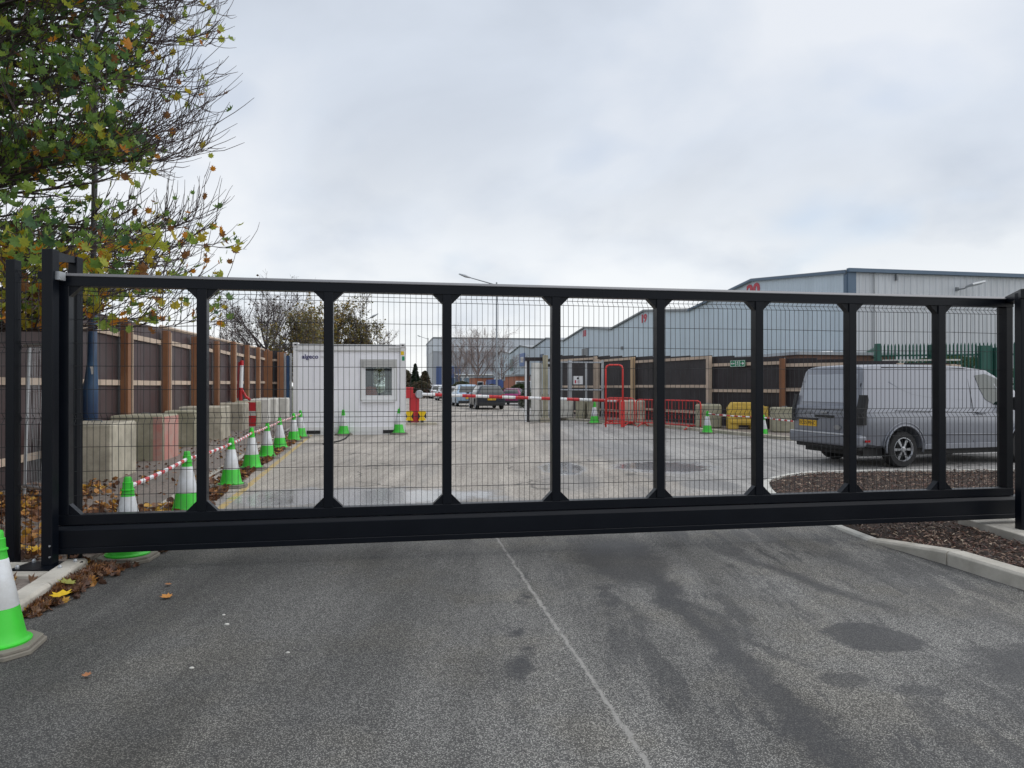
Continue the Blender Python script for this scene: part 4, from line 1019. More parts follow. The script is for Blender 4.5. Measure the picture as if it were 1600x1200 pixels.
b2 = block(256, 722, 1.02, 1.15, .95, concrete_g, "concrete block with pink painted end, second from the gate", t_)
MB().b(.001, .006, .03, 1.12, .03, .92).build("painted_end", pinkp, b2); MB().b(-.03, -.036 + .18, -.006, -.001, .03, .92) if 0 else None
MB().b(-.20, -.03, -.005, -.001, .03, .92).build("painted_strip", pinkp, b2)
MB().b(-.85, -.02, .02, 1.1, .951, .955).build("top_dust", MT["faded_red_paint"], b2) if 0 else None
block(347, 689, 1.35, 1.25, .965, concrete, "tan concrete block third from the gate behind the pink ended one", t_)
block(306, 700, .75, .8, .93, concrete_g, "grey brown block wedged between pink ended block and tan block", t_)
block(380, 674, 1.1, 1.2, .96, concrete, "buff concrete block fourth from the gate", t_)
b5 = block(401, 667, 1.0, 1.2, .97, concrete_g, "block with red and white painted bands on its front", t_)
MB().b(-.42, -.02, -.006, -.001, .60, .93).build("red_band", redp, b5); MB().b(-.42, -.02, -.006, -.001, .03, .42).build("red_band", redp, b5); MB().b(-.42, -.02, -.005, -.001, .421, .599).build("pale_band", concrete_w, b5)
for i, (px, py) in enumerate(((419, 661.5), (432, 658.5), (450, 656))):
    block(px, py, 1.0 if i < 2 else 1.3, .9, 1.0, concrete_w, ["pale grey block right behind the red banded block", "middle one of the pale grey blocks near the corner", "last pale grey block beside the cabin corner"][i], t_ + .02)
# right side blocks
gr = "concrete blocks along the right hoarding"
def rblock(px0, px1, ytp, ybt, m, label, rz=-.25, **k):
    Y = (EYE - .09) * F / (ybt - HZ); w_ = (px1 - px0) / F * Y; h = (ybt - ytp) * Y / F
    p = at((px0 + px1) / 2, ybt, .09)
    b = thing("concrete_block", label, "block", p, rz, gr)
    MB().b(-w_ / 2 + .03, w_ / 2 - .03, 0, .75, 0.0, h).build("body", m, b, bev=.045, seg=1)
    MB().tube([(-.08, .37, h - .02), (-.07, .37, h + .03), (.07, .37, h + .03), (.08, .37, h - .02)], .012, 6).build("lifting_loop", greyst, b)
    return b
rblock(856, 897, 622, 653.5, concrete_w, "long pale grey block left of the mossy blocks by the site gate", -.1)
rblock(898, 915, 624, 654.5, concrete_g, "mossy green block left of the pair behind the striped arm")
rblock(916, 935, 624, 655, concrete_g, "mossy green block touching the timber post behind the striped arm")
rblock(967, 1007, 626, 661, concrete, "tan block standing behind the red hoop barrier")
rblock(1086, 1128, 632, 669, concrete_g, "greenish block behind the end of the long red barrier")
rblock(1206, 1250, 637, 676, concrete_g, "mossy block at the van's rear, right of the yellow block")
# yellow interlocking barrier block
Y = (EYE - .09) * F / (671 - HZ); p = at(1167, 671, .09)
yb_ = thing("plastic_barrier", "yellow plastic barrier block with fork slot and sloping shoulders", "barrier", p, -.18)
wy = 56 / F * Y / 2; hy = 42 * Y / F
prof = [(-.36, 0), (-.36, hy * .42), (-.28, hy * .62), (-.28, hy), (.28, hy), (.28, hy * .62), (.36, hy * .42), (.36, 0)]
pr = [(-wy, 0), (-wy + .33, 0), (-wy + .33, .14), (.12, .14), (.12, 0), (wy, 0), (wy, hy * .8), (wy - .12, hy), (-wy + .14, hy), (-wy, hy * .78)]
MB().prism(pr, 'y', .0, .6).build("body", yel, yb_, bev=.03)
for k in range(3):
    MB().b(-wy + .22 + k * .40, -wy + .48 + k * .40, -.03, .001, hy * .46, hy * .86).build("rib", yel, yb_, bev=.02)
MB().b(-wy + .06, wy - .06, -.045, .0, .20, hy * .36).build("lower_ledge", yel, yb_, bev=.02)

# leaning red and white post on left blocks
Yr = 27.6; rw = thing("folded_barrier_post", "red and white post standing on the blocks against the left hoarding", "post", (PX(380, Yr), Yr, .98), 0)
for (z0_, z1_, m_) in ((0, .50, redp), (.50, 1.02, whitep), (1.02, 1.36, whitep), (1.36, 1.56, redp)):
    MB().tube([(-.10 + .03 * z0_, 0, z0_), (-.10 + .03 * z1_, 0, z1_)], .07, 8).build("band", m_, rw)
MB().tube([(-.22, 0.05, .1), (-.18, .05, 1.5)], .05, 6).build("red_edge", redp, rw)
MB().tube([(-.05, 0, .42), (.10, 0, .15), (.28, 0, .02)], .05, 6).build("foot", redp, rw)

# steel posts right of the corner hoarding
st = thing("steel_posts_panel", "blue grey steel mesh panel edge between hoarding corner and cabin", "fence", (PX(449, 34), 34, 0))
for dx in (-.12, .16): MB().tube([(dx, 0, 0), (dx, 0, PZ(552, 34))], .05, 8).build("upright", galv, st)
MB().b(-.05, .10, -.02, .02, 0, PZ(556, 34)).build("infill", bluep, st)

# kerb along the right side
kr = [(PX(850, 33.9), 33.9), (PX(905, 31.2), 31.2), (PX(1000, 27.7), 27.7), (PX(1100, 24.0), 24.0), (PX(1250, 19.7), 19.7), (10.5, 18.2), (14, 17.6)]
kerb_run(kr, .16, .11, 1.0, side=1, m=concrete)
rpv = kr + [(20, 17.6), (20, 22), (9.5, 24), (5, 32), (2, 40)]
sheet("right_pavement", [(x + .05, y + .16) for x, y in rpv], 0.09, vergem, th=.09)

# ================================================================== CONES
cone0 = None
def make_cone():
    t = thing("traffic_cone", "x", "cone", (0, 0, 0))
    # octagonal recycled rubber base
    o8 = []
    for k, (a, b) in enumerate([(1, .55), (.55, 1), (-.55, 1), (-1, .55), (-1, -.55), (-.55, -1), (.55, -1), (1, -.55)]): o8.append((a * .235, b * .235))
    mb = MB(); mb.prism(o8, 'z', 0, .028); mb.prism([(x * .93, y * .93) for x, y in o8], 'z', .028, .05)
    fixn(mb.build("base", cone_b, t, bev=.004, seg=1))
    n = 28
    lo = MB().lathe([(.185, .05), (.188, .062), (.165, .066), (.158, .075), (.146, .13), (.118, .275)], n).build("lower_body", cone_g, t, smooth=True)
    sl = MB().lathe([(.1185, .2751), (.1195, .278), (.060, .572), (.058, .575)], n).build("reflective_sleeve", cone_w, t, smooth=True)
    up = MB().lathe([(.0575, .5751), (.050, .62), (.0505, .625), (.058, .628), (.058, .636), (.047, .640), (.043, .69), (.044, .70), (.036, .705), (.034, .735), (.028, .75)], n).build("upper_body", cone_g, t, smooth=True)
    for o in (lo, sl, up): autosmooth(o, 50)
    return t
cones = [  # px of axis, py ground, py top, label
    (-4, 1016, 829, "foreground green and white cone at the left picture edge"),
    (200, 874, 745, "cone standing under the gate beam near the left gate post"),
    (292, 806, 705, "cone half hidden by the first gate upright, second behind the gate"),
    (361, 761, 684, "cone on leaves right of the first gate upright, third behind the gate"),
    (393.5, 734, 668, "fourth cone of the left row, beside the yellow line"),
    (417, 716, 660.5, "fifth cone of the left row, middle of the receding line"),
    (437.5, 702, 652, "sixth cone of the left row, before the cabin's left corner"),
    (459, 690, 645.5, "seventh cone of the left row, at the cabin's left corner"),
    (469.5, 684.5, 641, "last cone of the left row, touching the cabin front"),
    (537, 680, 640, "cone in front of the middle of the cabin wall"),
    (623, 678.5, 636, "cone at the cabin's right corner below the green sticker"),
    (929, 662.5, 628, "cone on the right kerb under the striped barrier arm"),
    (1105, 677.5, 642, "cone in front of the greenish block right of the red barriers"),
    (1193, 683, 648, "cone beside the yellow plastic barrier, partly behind a gate upright")]
CP = []
for i, (px, pg, ptp, lab) in enumerate(cones):
    if cone0 is None: cone0 = make_cone(); c = cone0
    else: c = copy_tree(cone0)
    p = at(px, pg); s_ = (pg - ptp) * p.y / F / .75
    c.location = (p.x, p.y, 0.0 if pg > 800 or i > 8 else 0.0); c.scale = (s_, s_, s_); c.rotation_euler = (R.uniform(-.01, .01), R.uniform(-.015, .015), R.uniform(-.4, .4) + .25)
    if i == 0: c.rotation_euler = (0, 0, .25)
    if i == 1: c.rotation_euler = (0, 0, .1)
    tag(c, lab, "cone", "green and white traffic cones"); CP.append((p, s_))
def tape(a, b, label, sag=.05, n=None, za=.66, zb=.66, r=.022):
    pa, sa = CP[a] if isinstance(a, int) else (a, 1); pb, sb = CP[b] if isinstance(b, int) else (b, 1)
    A = Vector((pa.x, pa.y, za * sa)); B = Vector((pb.x, pb.y, zb * sb)); L_ = (B - A).length
    n = n or max(4, int(L_ / .14)); mb = MB()
    def P(t): q = A.lerp(B, t); q.z -= sag * 4 * t * (1 - t); return q
    A2 = .055 / L_
    for k in range(n):
        t0 = A2 + (1 - 2 * A2) * k / n; t1 = A2 + (1 - 2 * A2) * (k + 1) / n
        mb.tube([P(t0), P(t1)], r, 6, k % 2, cap=(k in (0, n - 1)))
    o = mb.build("cone_bar", [whitep, redp]); tag(o, label, "cone bar", "red and white bars between cones"); return o
labs = ["nearest striped bar from the gate beam cone to the second cone", "striped bar between second and third left cones", "striped bar between third and fourth left cones", "striped bar between fourth and fifth left cones",
        "striped bar between fifth and sixth left cones", "striped bar between sixth and seventh left cones", "short striped bar at the far end of the left cone row"]
for k in range(7): tape(k + 1, k + 2, labs[k], .015)
tape(12, 13, "striped bar from the greenish block cone to the yellow barrier cone", .02)
pe = Vector((PX(1262, 19.6), 19.6, 0)); tape(13, pe, "striped bar running right towards the van's rear", .02, zb=.55)

# ================================================================== RED PEDESTRIAN BARRIERS
def rail_barrier(label, p0, p1, h, nb, name="pedestrian_barrier"):
    d = p1 - p0; L_ = d.length; a = math.atan2(d.y, d.x)
    t = thing(name, label, "barrier", p0, a, "red steel barriers before the right hoarding")
    c = .14; z0 = .16
    pts = [(0, 0, z0), (0, 0, h - c), (c * .3, 0, h - c * .3), (c, 0, h), (L_ - c, 0, h), (L_ - c * .3, 0, h - c * .3), (L_, 0, h - c), (L_, 0, z0), (0, 0, z0)]
    MB().tube(pts, .024, 8).build("frame", redb, t, smooth=True)
    MB().tube([(0.02, 0, z0 + .0), (L_ - .02, 0, z0)], .024, 8).build("bottom_rail", redb, t)
    me = MB().tube([(0, 0, z0), (0, 0, h - .01)], .010, 6, cap=False).mesh("bar", redb)
    for k in range(1, nb): inst("bar", me, t, (L_ * k / nb, 0, 0))
    fm = MB().tube([(0, -.30, .02), (0, -.25, .03), (0, -.03, z0)], .022, 6).tube([(0, .03, z0), (0, .25, .03), (0, .30, .02)], .022, 6).b(-.025, .025, -.03, .03, z0 - .08, z0).mesh("foot", redb)
    for x in (L_ * .12, L_ * .85): inst("foot", fm, t, (x, 0, 0))
    return t
rail_barrier("short red barrier beside the tall hoop, left of the long one", Vector((PX(948, 28.6), 28.6, 0)), Vector((PX(991, 27.2), 27.2, 0)), 1.08, 8)
rail_barrier("long red pedestrian barrier crossing behind a gate upright", Vector((PX(994, 27.3), 27.3, 0)), Vector((PX(1095, 24.6), 24.6, 0)), 1.03, 19)
hp = thing("red_hoop", "tall red steel hoop rising above the short red barrier", "hoop", (PX(946.5, 26.4), 26.4, .02), 0, "red steel barriers before the right hoarding")
wh = (973 - 946.5) / F * 26.4; hh = PZ(571, 26.4)
MB().tube([(0, 0, 0), (0, 0, hh - .14), (.04, 0, hh - .04), (.14, 0, hh), (wh - .14, 0, hh), (wh - .04, 0, hh - .04), (wh, 0, hh - .14), (wh, 0, 0)], .034, 8).build("hoop_tube", redb, hp, smooth=True)
MB().tube([(0, 0, 1.03), (wh, 0, 1.03)], .025, 8).build("cross_bar", redb, hp); MB().tube([(0, 0, .14), (wh, 0, .14)], .025, 8).build("cross_bar", redb, hp)
MB().b(wh - .07, wh + .07, -.05, .05, 0, .96).build("lower_sleeve", redb, hp, bev=.01)
for k in range(1, 5): MB().tube([(wh * k / 5, 0, .14), (wh * k / 5, 0, 1.03)], .011, 6).build("bar", redb, hp)

# ================================================================== STREET LAMPS
def lamp(label, px, Y, ytop, pxh, yh, r=.07):
    x = PX(px, Y); zt = PZ(ytop, Y); xe = PX(pxh, Y) - x; ze = PZ(yh, Y)
    t = thing("street_lamp", label, "street lamp", (x, Y, 0), 0, "street lamps along the road")
    MB().tube([(0, 0, 0), (0, 0, 1.2), (0, 0, 1.3), (0, 0, zt)], [r * 1.7, r * 1.7, r, r * .75], 10).build("column", greyst, t, smooth=True)
    MB().tube([(0, 0, zt - .25), (xe * .72, 0, zt + (ze - zt) * .72 - .1)], [r * .6, r * .45], 8).build("arm", greyst, t)
    s_ = 1 if xe > 0 else -1
    a0 = Vector((xe * .70, 0, zt + (ze - zt) * .70 - .1)); a1 = Vector((xe, 0, ze))
    MB().tube([a0, a0.lerp(a1, .4), a1], [r * .7, r * 1.5, r * .6], 8).build("lamp_head", galv, t, smooth=True)
lamp("tall street lamp seen through the gate with arm reaching left", 776, 60, 441, 717, 428, .085)
lamp("street lamp behind the bushy trees with arm reaching right", 548, 66, 507, 591, 490, .07)
lamp("faint distant street lamp left of the far grey building", 669, 150, 528, 652, 524, .09)

# blue column on the left
bc = thing("blue_column", "dark blue lamp column behind the nearest block, rising into the maple", "column", (PX(141, 12.6), 12.6, 0))
Yc = 12.6
MB().tube([(0, 0, 0), (0, 0, PZ(605, Yc)), (.02, 0, PZ(592, Yc)), (.035, 0, PZ(560, Yc)), (.045, 0, PZ(462, Yc))], [.125, .125, .105, .075, .072], 18).build("lower_shaft", bluep, bc, smooth=True)
MB().tube([(.045, 0, PZ(462, Yc)), (.09, 0, PZ(150, Yc)), (.10, 0, 8.2)], [.05, .048, .04], 12).build("upper_shaft", greyst, bc, smooth=True)
MB().b(.045, .105, -.085, -.075, PZ(585, Yc), PZ(573, Yc)).build("label_plate", whitep, bc)
MB().b(.10, .50, -.03, 0.0, PZ(464, Yc), PZ(443, Yc)).build("sign_plate", galv, bc)
MB().tube([(0.06, 0, 7.6), (.5, -.3, 7.9), (1.3, -.6, 8.0)], .03, 6).build("arm", greyst, bc)

# temporary mesh fence at the left
hf = thing("temporary_fence", "leaning galvanised temporary mesh panel behind the left fence posts", "fence", (-6.42, 9.35, .03), rad(-28))
wd2, h2 = .80, 2.05
for s_, (p, q) in enumerate((((0, 0, 0), (0.02, .05, h2)), ((wd2, 0, 0), (wd2, .05, h2)), ((0, 0.002, h2), (wd2, .052, h2)), ((0, 0, .2), (wd2, 0, .2)))):
    MB().tube([p, q], .021, 8).build("frame_tube", galv, hf)
mb = MB()
for k in range(1, 22): x = wd2 * k / 22; mb.tube([(x, 0.01, .2), (x + R.uniform(-.01, .01), .05, h2)], .0018, 3, cap=False)
for k in range(1, 9): mb.tube([(0, .02, .2 + (h2 - .2) * k / 9), (wd2, .04, .2 + (h2 - .2) * k / 9)], .002, 3, cap=False)
mb.build("wire_mesh", galv, hf)

# ================================================================== SLIDING GATE
P0 = Vector((-3.80, 5.95, 0)); ga = math.atan2(1.63, 9.14)
GL = 9.25
gate = thing("sliding_gate", "long black steel sliding gate with mesh infill across the road", "gate", P0, ga)
zb0, zb1 = .155, .385; zr0, zr1 = .388, .472; zt0, zt1 = 2.386, 2.490
pwid = .082; pd = .10
xs = [.058, 1.1415, 2.200, 3.252, 4.275, 5.308, 6.337, 7.361, 8.390, 9.204]
def chamf(y0, y1, z0, z1, c, x0, x1):
    return [(y0, z0), (y1, z0), (y1, z1 - c), (y1 - c, z1), (y0 + c, z1), (y0, z1 - c)]
mb = MB(); mb.prism([(-.05, zt0), (.05, zt0), (.05, zt1 - .015), (.035, zt1), (-.010, zt1), (-.05, zt1 - .028)], 'x', 0.01, GL)
fixn(mb.build("top_rail", black, gate))
mb = MB(); mb.prism([(-.056, zt1 - .024), (-.0505, zt1 - .024), (-.0115, zt1 + .0015), (.03, zt1 + .0015), (.03, zt1 + .006), (-.014, zt1 + .006), (-.056, zt1 - .018)], "x", 0.01, GL); fixn(mb.build("sheen_strip", stripm, gate))  # pale strip paints the sky's sheen along the top of the rail
mb = MB(); mb.prism([(-.05, zr0), (.05, zr0), (.05, zr1), (-.05, zr1)], 'x', 0.01, GL); fixn(mb.build("bottom_rail", black, gate, bev=.004, seg=1))
# running beam: C-section with lip and chamfered shoulder
mb = MB(); mb.prism([(-.085, zb0 + .05), (.07, zb0 + .05), (.07, zb1 - .002), (-.052, zb1 - .002), (-.085, zb1 - .032)], 'x', 0.0, GL + .25); fixn(mb.build("running_beam", black, gate, bev=.004, seg=1))
mb = MB(); mb.prism([(-.089, zb0), (-.045, zb0), (-.045, zb0 + .05), (-.089, zb0 + .05)], 'x', 0.0, GL + .25); mb.prism([(.035, zb0), (.07, zb0), (.07, zb0 + .05), (.035, zb0 + .05)], 'x', 0.0, GL + .25)
fixn(mb.build("track_lip", black, gate, bev=.004, seg=1))
pm = MB().b(-pwid / 2, pwid / 2, -.049, .049, zr1, zt0).mesh("upright", black)
for i, x in enumerate(xs):
    o = inst("upright", pm, gate, (x, 0, 0)); md = o.modifiers.new("bevel", 'BEVEL'); md.width = .004; md.segments = 1
g_ = .088
gp_top = MB().prism([(0, 0), (g_, 0), (0, -g_)], 'y', -.035, .035).mesh("corner_gusset", black)
gp_bot = MB().prism([(0, 0), (0, g_), (g_, 0)], 'y', -.035, .035).mesh("corner_gusset", black)
for i, x in enumerate(xs):
    for s_ in (-1, 1):
        if (i == 0 and s_ < 0) or (i == len(xs) - 1): continue
        if i == len(xs) - 1 and s_ > 0: continue
        inst("corner_gusset", gp_top, gate, (x + s_ * pwid / 2, 0, zt0), (0, 0, 0 if s_ > 0 else math.pi))
        inst("corner_gusset", gp_bot, gate, (x + s_ * pwid / 2, 0, zr1), (0, 0, 0 if s_ > 0 else math.pi))
# mesh panels with V folds
def mesh_panel(x0, x1, z0, z1, folds, pitch=.05, r=.0024, yb=.052, fd=.045, hstep=.2):
    mb = MB(); n = int((x1 - x0) / pitch)
    off = ((x1 - x0) - n * pitch) / 2
    zs = [z0]
    for f_ in folds: zs += [f_ - .047, f_, f_ + .047]
    zs.append(z1); zs = sorted(z for z in zs if z0 <= z <= z1)
    def yy(z): return yb + (fd if any(abs(z - f_) < 1e-4 for f_ in folds) else 0)
    for k in range(n + 1):
        x = x0 + off + k * pitch; j = R.gauss(0, .0010); j2 = R.gauss(0, .0016)
        mb.tube([(x + j + j2 * math.sin(z * 3 + k), yy(z), z) for z in zs], r, 4, cap=False)
    hz_ = set()
    for f_ in folds: hz_ |= {round(f_ - .047, 4), round(f_, 4), round(f_ + .047, 4)}
    z = 1.25 - .047
    for a_ in (1.032, .825, .62, 1.52, 1.72, 1.915, 2.115): hz_.add(a_)
    for h_ in sorted(hz_):
        if h_ < z0 + .02 or h_ > z1 - .002: continue
        jj = R.gauss(0, .002)
        mb.tube([(x0, yy(h_) - .005, h_ + jj), ((x0 + x1) / 2, yy(h_) - .005, h_), (x1, yy(h_) - .005, h_ - jj)], r * 1.05, 4, cap=False)
    return mb
for i in range(len(xs) - 1):
    mesh_panel(xs[i] + .02, xs[i + 1] - .02, zr1 - .03, zt0 + .06, (1.269, 2.362)).build("mesh_panel", wire, gate)
# small end bracket plate on the leading stile
MB().b(-.03, .008, -.07, .05, .30, .34).build("stop_lug", black, gate)

# left guide portal
lp_ = thing("gate_guide_post", "tall black twin guide post on base plate holding the gate's left end", "post", (0, 0, 0))
MB().b(-3.815, -3.725, 5.755, 5.845, .095, PZ(390, 5.8)).build("front_post", black, lp_, bev=.004, seg=1)
MB().b(-3.835, -3.755, 6.13, 6.22, .03, PZ(402, 6.17)).build("rear_post", black, lp_, bev=.004, seg=1)
zt = PZ(390, 5.8)
MB().add([(-3.81, 5.846, zt - .09), (-3.735, 5.846, zt - .09), (-3.765, 6.129, zt - .05), (-3.83, 6.129, zt - .05), (-3.81, 5.846, zt - .01), (-3.735, 5.846, zt - .01), (-3.765, 6.129, zt + .0), (-3.83, 6.129, zt + .0)],
         [(0, 3, 2, 1), (4, 5, 6, 7), (0, 1, 5, 4), (1, 2, 6, 5), (2, 3, 7, 6), (3, 0, 4, 7)]).build("top_link", black, lp_)
bp_ = MB().b(-3.98, -3.56, 5.62, 5.90, .085, .097).build("base_plate", black, lp_)
for x, y in ((-3.94, 5.66), (-3.60, 5.66), (-3.60, 5.86), (-3.94, 5.86)): MB().lathe([(.016, .097), (.016, .112), (.008, .125)], 6, (x, y, 0)).build("anchor_bolt", galv, bp_)
MB().b(-3.855, -3.815, 5.77, 5.85, PZ(436, 5.8), PZ(425, 5.8)).build("bracket", black, lp_)
MB().b(-3.725, -3.69, 5.79, 5.87, PZ(437, 5.8), PZ(424, 5.8)).build("bracket", galv, lp_)
for z_ in (PZ(851, 5.8), PZ(868, 5.8)): MB().lathe([(.008, -.012), (.006, 0)], 8, (-3.738, 5.755, z_), axis='y').build("bolt_head", galv, lp_)
# left fence bay
fpz = PZ(405, 6.0)
fp_ = thing("mesh_fence", "black mesh fence bay between outer left post and guide post", "fence", (0, 0, 0))
MB().b(-4.282, -4.205, 6.0, 6.09, .03, fpz).build("post", black, fp_, bev=.004, seg=1)
def placed_mesh(p, q, z0, z1, folds, par):
    d = q - p; mb = mesh_panel(0, d.length, z0, z1, folds, yb=0, fd=.04)
    o = mb.build("mesh_panel", wire, par); o.location = p; o.rotation_euler = (0, 0, math.atan2(d.y, d.x)); return o
placed_mesh(Vector((-4.204, 6.05, 0)), Vector((-3.84, 6.1, 0)), .12, 2.55, (.66, 1.27, 1.88, 2.48), fp_)
placed_mesh(Vector((-6.8, 5.9, 0)), Vector((-4.283, 6.05, 0)), .12, 2.55, (.66, 1.27, 1.88, 2.48), fp_)
# right portal
rq = thing("gate_guide_post", "heavy black post with sloping cap at the gate's right end", "post", (0, 0, 0))
yr = 7.15; xr = PX(1581.5, yr)
xr = PX(1585, yr + .1)
MB().b(xr, xr + .20, yr, yr + .1, .09, PZ(456, yr)).build("front_post", black, rq, bev=.005, seg=1)
yr2 = 7.78; xr2 = PX(1563.5, yr2)
MB().b(xr2 + .01, xr2 + .09, yr2, yr2 + .08, .09, PZ(472, yr2)).build("rear_post", black, rq, bev=.004, seg=1)
zc = PZ(455, yr); za_ = PZ(462, yr2) + .0
MB().add([(xr - .02, yr - .02, zc - .07), (xr + .22, yr - .02, zc - .07), (xr + .22, yr2 + .12, zc - .09), (xr2, yr2 + .12, zc - .09),
          (xr - .02, yr - .02, zc + .02), (xr + .22, yr - .02, zc + .04), (xr + .22, yr2 + .12, zc - .02), (xr2, yr2 + .12, zc - .03)],
         [(0, 3, 2, 1), (4, 5, 6, 7), (0, 1, 5, 4), (1, 2, 6, 5), (2, 3, 7, 6), (3, 0, 4, 7)]).build("cap", black, rq)

# ================================================================== VEHICLES
def ring_half(w_, zs, zb, wr, zr, belly=.0):
    """half section from sill to roof centre; 11 points"""
    return [(0, zs - belly), (w_ * .86, zs), (w_ * .965, zs + .05), (w_ * .99, zs + (zb - zs) * .35), (w_, zs + (zb - zs) * .62), (w_ * .985, zb - .03), (w_ * .955, zb + .03),
            (wr + (w_ * .955 - wr) * .12, zb + (zr - zb) * .86), (wr * .95, zr - (zr - zb) * .045), (wr * .70, zr - (zr - zb) * .01 + .0), (0, zr + .0)]
class Loft:
    def __init__(s, st, lean=None):
        # st: list of (x, w, zs, zb, wr, zr)
        s.st = st; s.lean = lean or (lambda x, z: 0)
        s.rings = []
        for (x, w_, zs, zb, wr, zr) in st:
            s.rings.append([Vector((x + s.lean(x, z), y, z)) for y, z in ring_half(w_, zs, zb, wr, zr)])
    def P(s, si, ri, side):
        si = max(0, min(si, len(s.rings) - 1.0001)); ri = max(0, min(ri, 9.9999))
        a, b = int(si), int(ri); fa, fb_ = si - a, ri - b
        p = s.rings[a][b].lerp(s.rings[a][b + 1], fb_).lerp(s.rings[a + 1][b].lerp(s.rings[a + 1][b + 1], fb_), fa)
        return Vector((p.x, p.y * side, p.z))
    def body(s):
        mb = MB(); n = 11; vv = []; ff = []
        for r_ in s.rings:
            vv += [(p.x, p.y, p.z) for p in r_] + [(p.x, -p.y, p.z) for p in r_[1:-1][::-1]]
        m_ = 2 * n - 2
        for i in range(len(s.rings) - 1):
            for k in range(m_):
                k2 = (k + 1) % m_; ff.append((i * m_ + k, i * m_ + k2, (i + 1) * m_ + k2, (i + 1) * m_ + k))
        for base, rev in ((0, False), ((len(s.rings) - 1) * m_, True)):
            for k in range(n - 1):
                a, b = base + k, base + k + 1; c, d = base + (m_ - k - 1) % m_, base + (m_ - k) % m_
                if k == 0: f_ = (a, b, c)
                elif k == n - 2: f_ = (a, b, d)
                else: f_ = (a, b, c, d)
                if len(set(f_)) == len(f_): ff.append(f_ if rev else f_[::-1])
        return mb.add(vv, ff)
    def patch(s, s0, s1, r0, r1, side, ns=4, nr=3, off=.006, th=.0, inset=0):
        mb = MB(); vv = []
        for i in range(ns + 1):
            for k in range(nr + 1):
                a, b = s0 + (s1 - s0) * i / ns, r0 + (r1 - r0) * k / nr
                p = s.P(a, b, side); du = s.P(a + .02, b, side) - s.P(a - .02, b, side); dv = s.P(a, b + .02, side) - s.P(a, b - .02, side)
                nn = du.cross(dv)
                if nn.length < 1e-9: nn = Vector((0, side, 0))
                nn.normalize()
                if nn.y * side < 0 and abs(nn.y) > .05: nn = -nn
                if abs(nn.y) <= .05 and nn.z < 0: nn = -nn
                vv.append(p + nn * off)
        ff = []
        for i in range(ns):
            for k in range(nr):
                a = i * (nr + 1) + k; ff.append((a, a + 1, a + nr + 2, a + nr + 1))
        return mb.add(vv, ff)
def bool_cut(o, cutters):
    bpy.context.view_layer.update()
    dg = None
    for c in cutters:
        md = o.modifiers.new("cut", 'BOOLEAN'); md.operation = 'DIFFERENCE'; md.object = c; md.solver = 'EXACT'
    dg = bpy.context.evaluated_depsgraph_get(); dg.update()
    me = bpy.data.meshes.new_from_object(o.evaluated_get(dg))
    o.modifiers.clear(); o.data = me
    for c in cutters: bpy.data.objects.remove(c)
def wheel(parent, x, y, r, side, spokes=10, wd_=.22, style=0):
    w_ = bpy.data.objects.new("wheel", None); COL.objects.link(w_); adopt(w_, parent); w_.location = (x, y, r)
    s_ = side
    def ax(prof, nm, m_, n=28):
        mb = MB(); mb.lathe([(a, b * s_) for a, b in prof], n, axis='y', cap=False); o = mb.build(nm, m_, w_, smooth=True); fixn(o); autosmooth(o, 35); return o
    ax([(r * .64, -wd_ * .5), (r * .93, -wd_ * .5), (r * .99, -wd_ * .38), (r, 0), (r * .99, wd_ * .38), (r * .93, wd_ * .5), (r * .66, wd_ * .52), (r * .63, wd_ * .40)], "tyre", rubber)
    ax([(r * .64, wd_ * .50), (r * .60, wd_ * .44), (r * .58, wd_ * .1), (0.002, wd_ * .08)], "rim_dish", blackm)
    mb = MB()
    for k in range(spokes):
        a = 2 * math.pi * k / spokes
        for da, wi in ((0, .05),):
            u = Vector((math.cos(a), 0, math.sin(a))); v = Vector((-math.sin(a), 0, math.cos(a)))
            y0, y1 = wd_ * .30 * s_, wd_ * .46 * s_
            q = [u * (r * .10) - v * r * .045, u * (r * .10) + v * r * .045, u * (r * .62) + v * r * .085, u * (r * .62) - v * r * .085]
            vv = [p + Vector((0, y0, 0)) for p in q] + [p + Vector((0, y1 - (0.01 * s_ if i > 1 else 0.0), 0)) for i, p in enumerate(q)]
            mb.add(vv, [(0, 1, 2, 3), (4, 7, 6, 5), (0, 4, 5, 1), (1, 5, 6, 2), (2, 6, 7, 3), (3, 7, 4, 0)])
    mb.lathe([(r * .16, wd_ * .3 * s_), (r * .16, wd_ * .47 * s_), (r * .10, wd_ * .5 * s_), (.002, wd_ * .5 * s_)], 16, axis='y', cap=False)
    mb.lathe([(r * .60, wd_ * .40 * s_), (r * .655, wd_ * .53 * s_), (r * .63, wd_ * .54 * s_), (r * .585, wd_ * .42 * s_)], 32, axis='y', cap=False)
    fixn(mb.build("alloy_spokes", chrome, w_))
    return w_
PLM = mat("plate_text", (.01, .01, .01), .6)
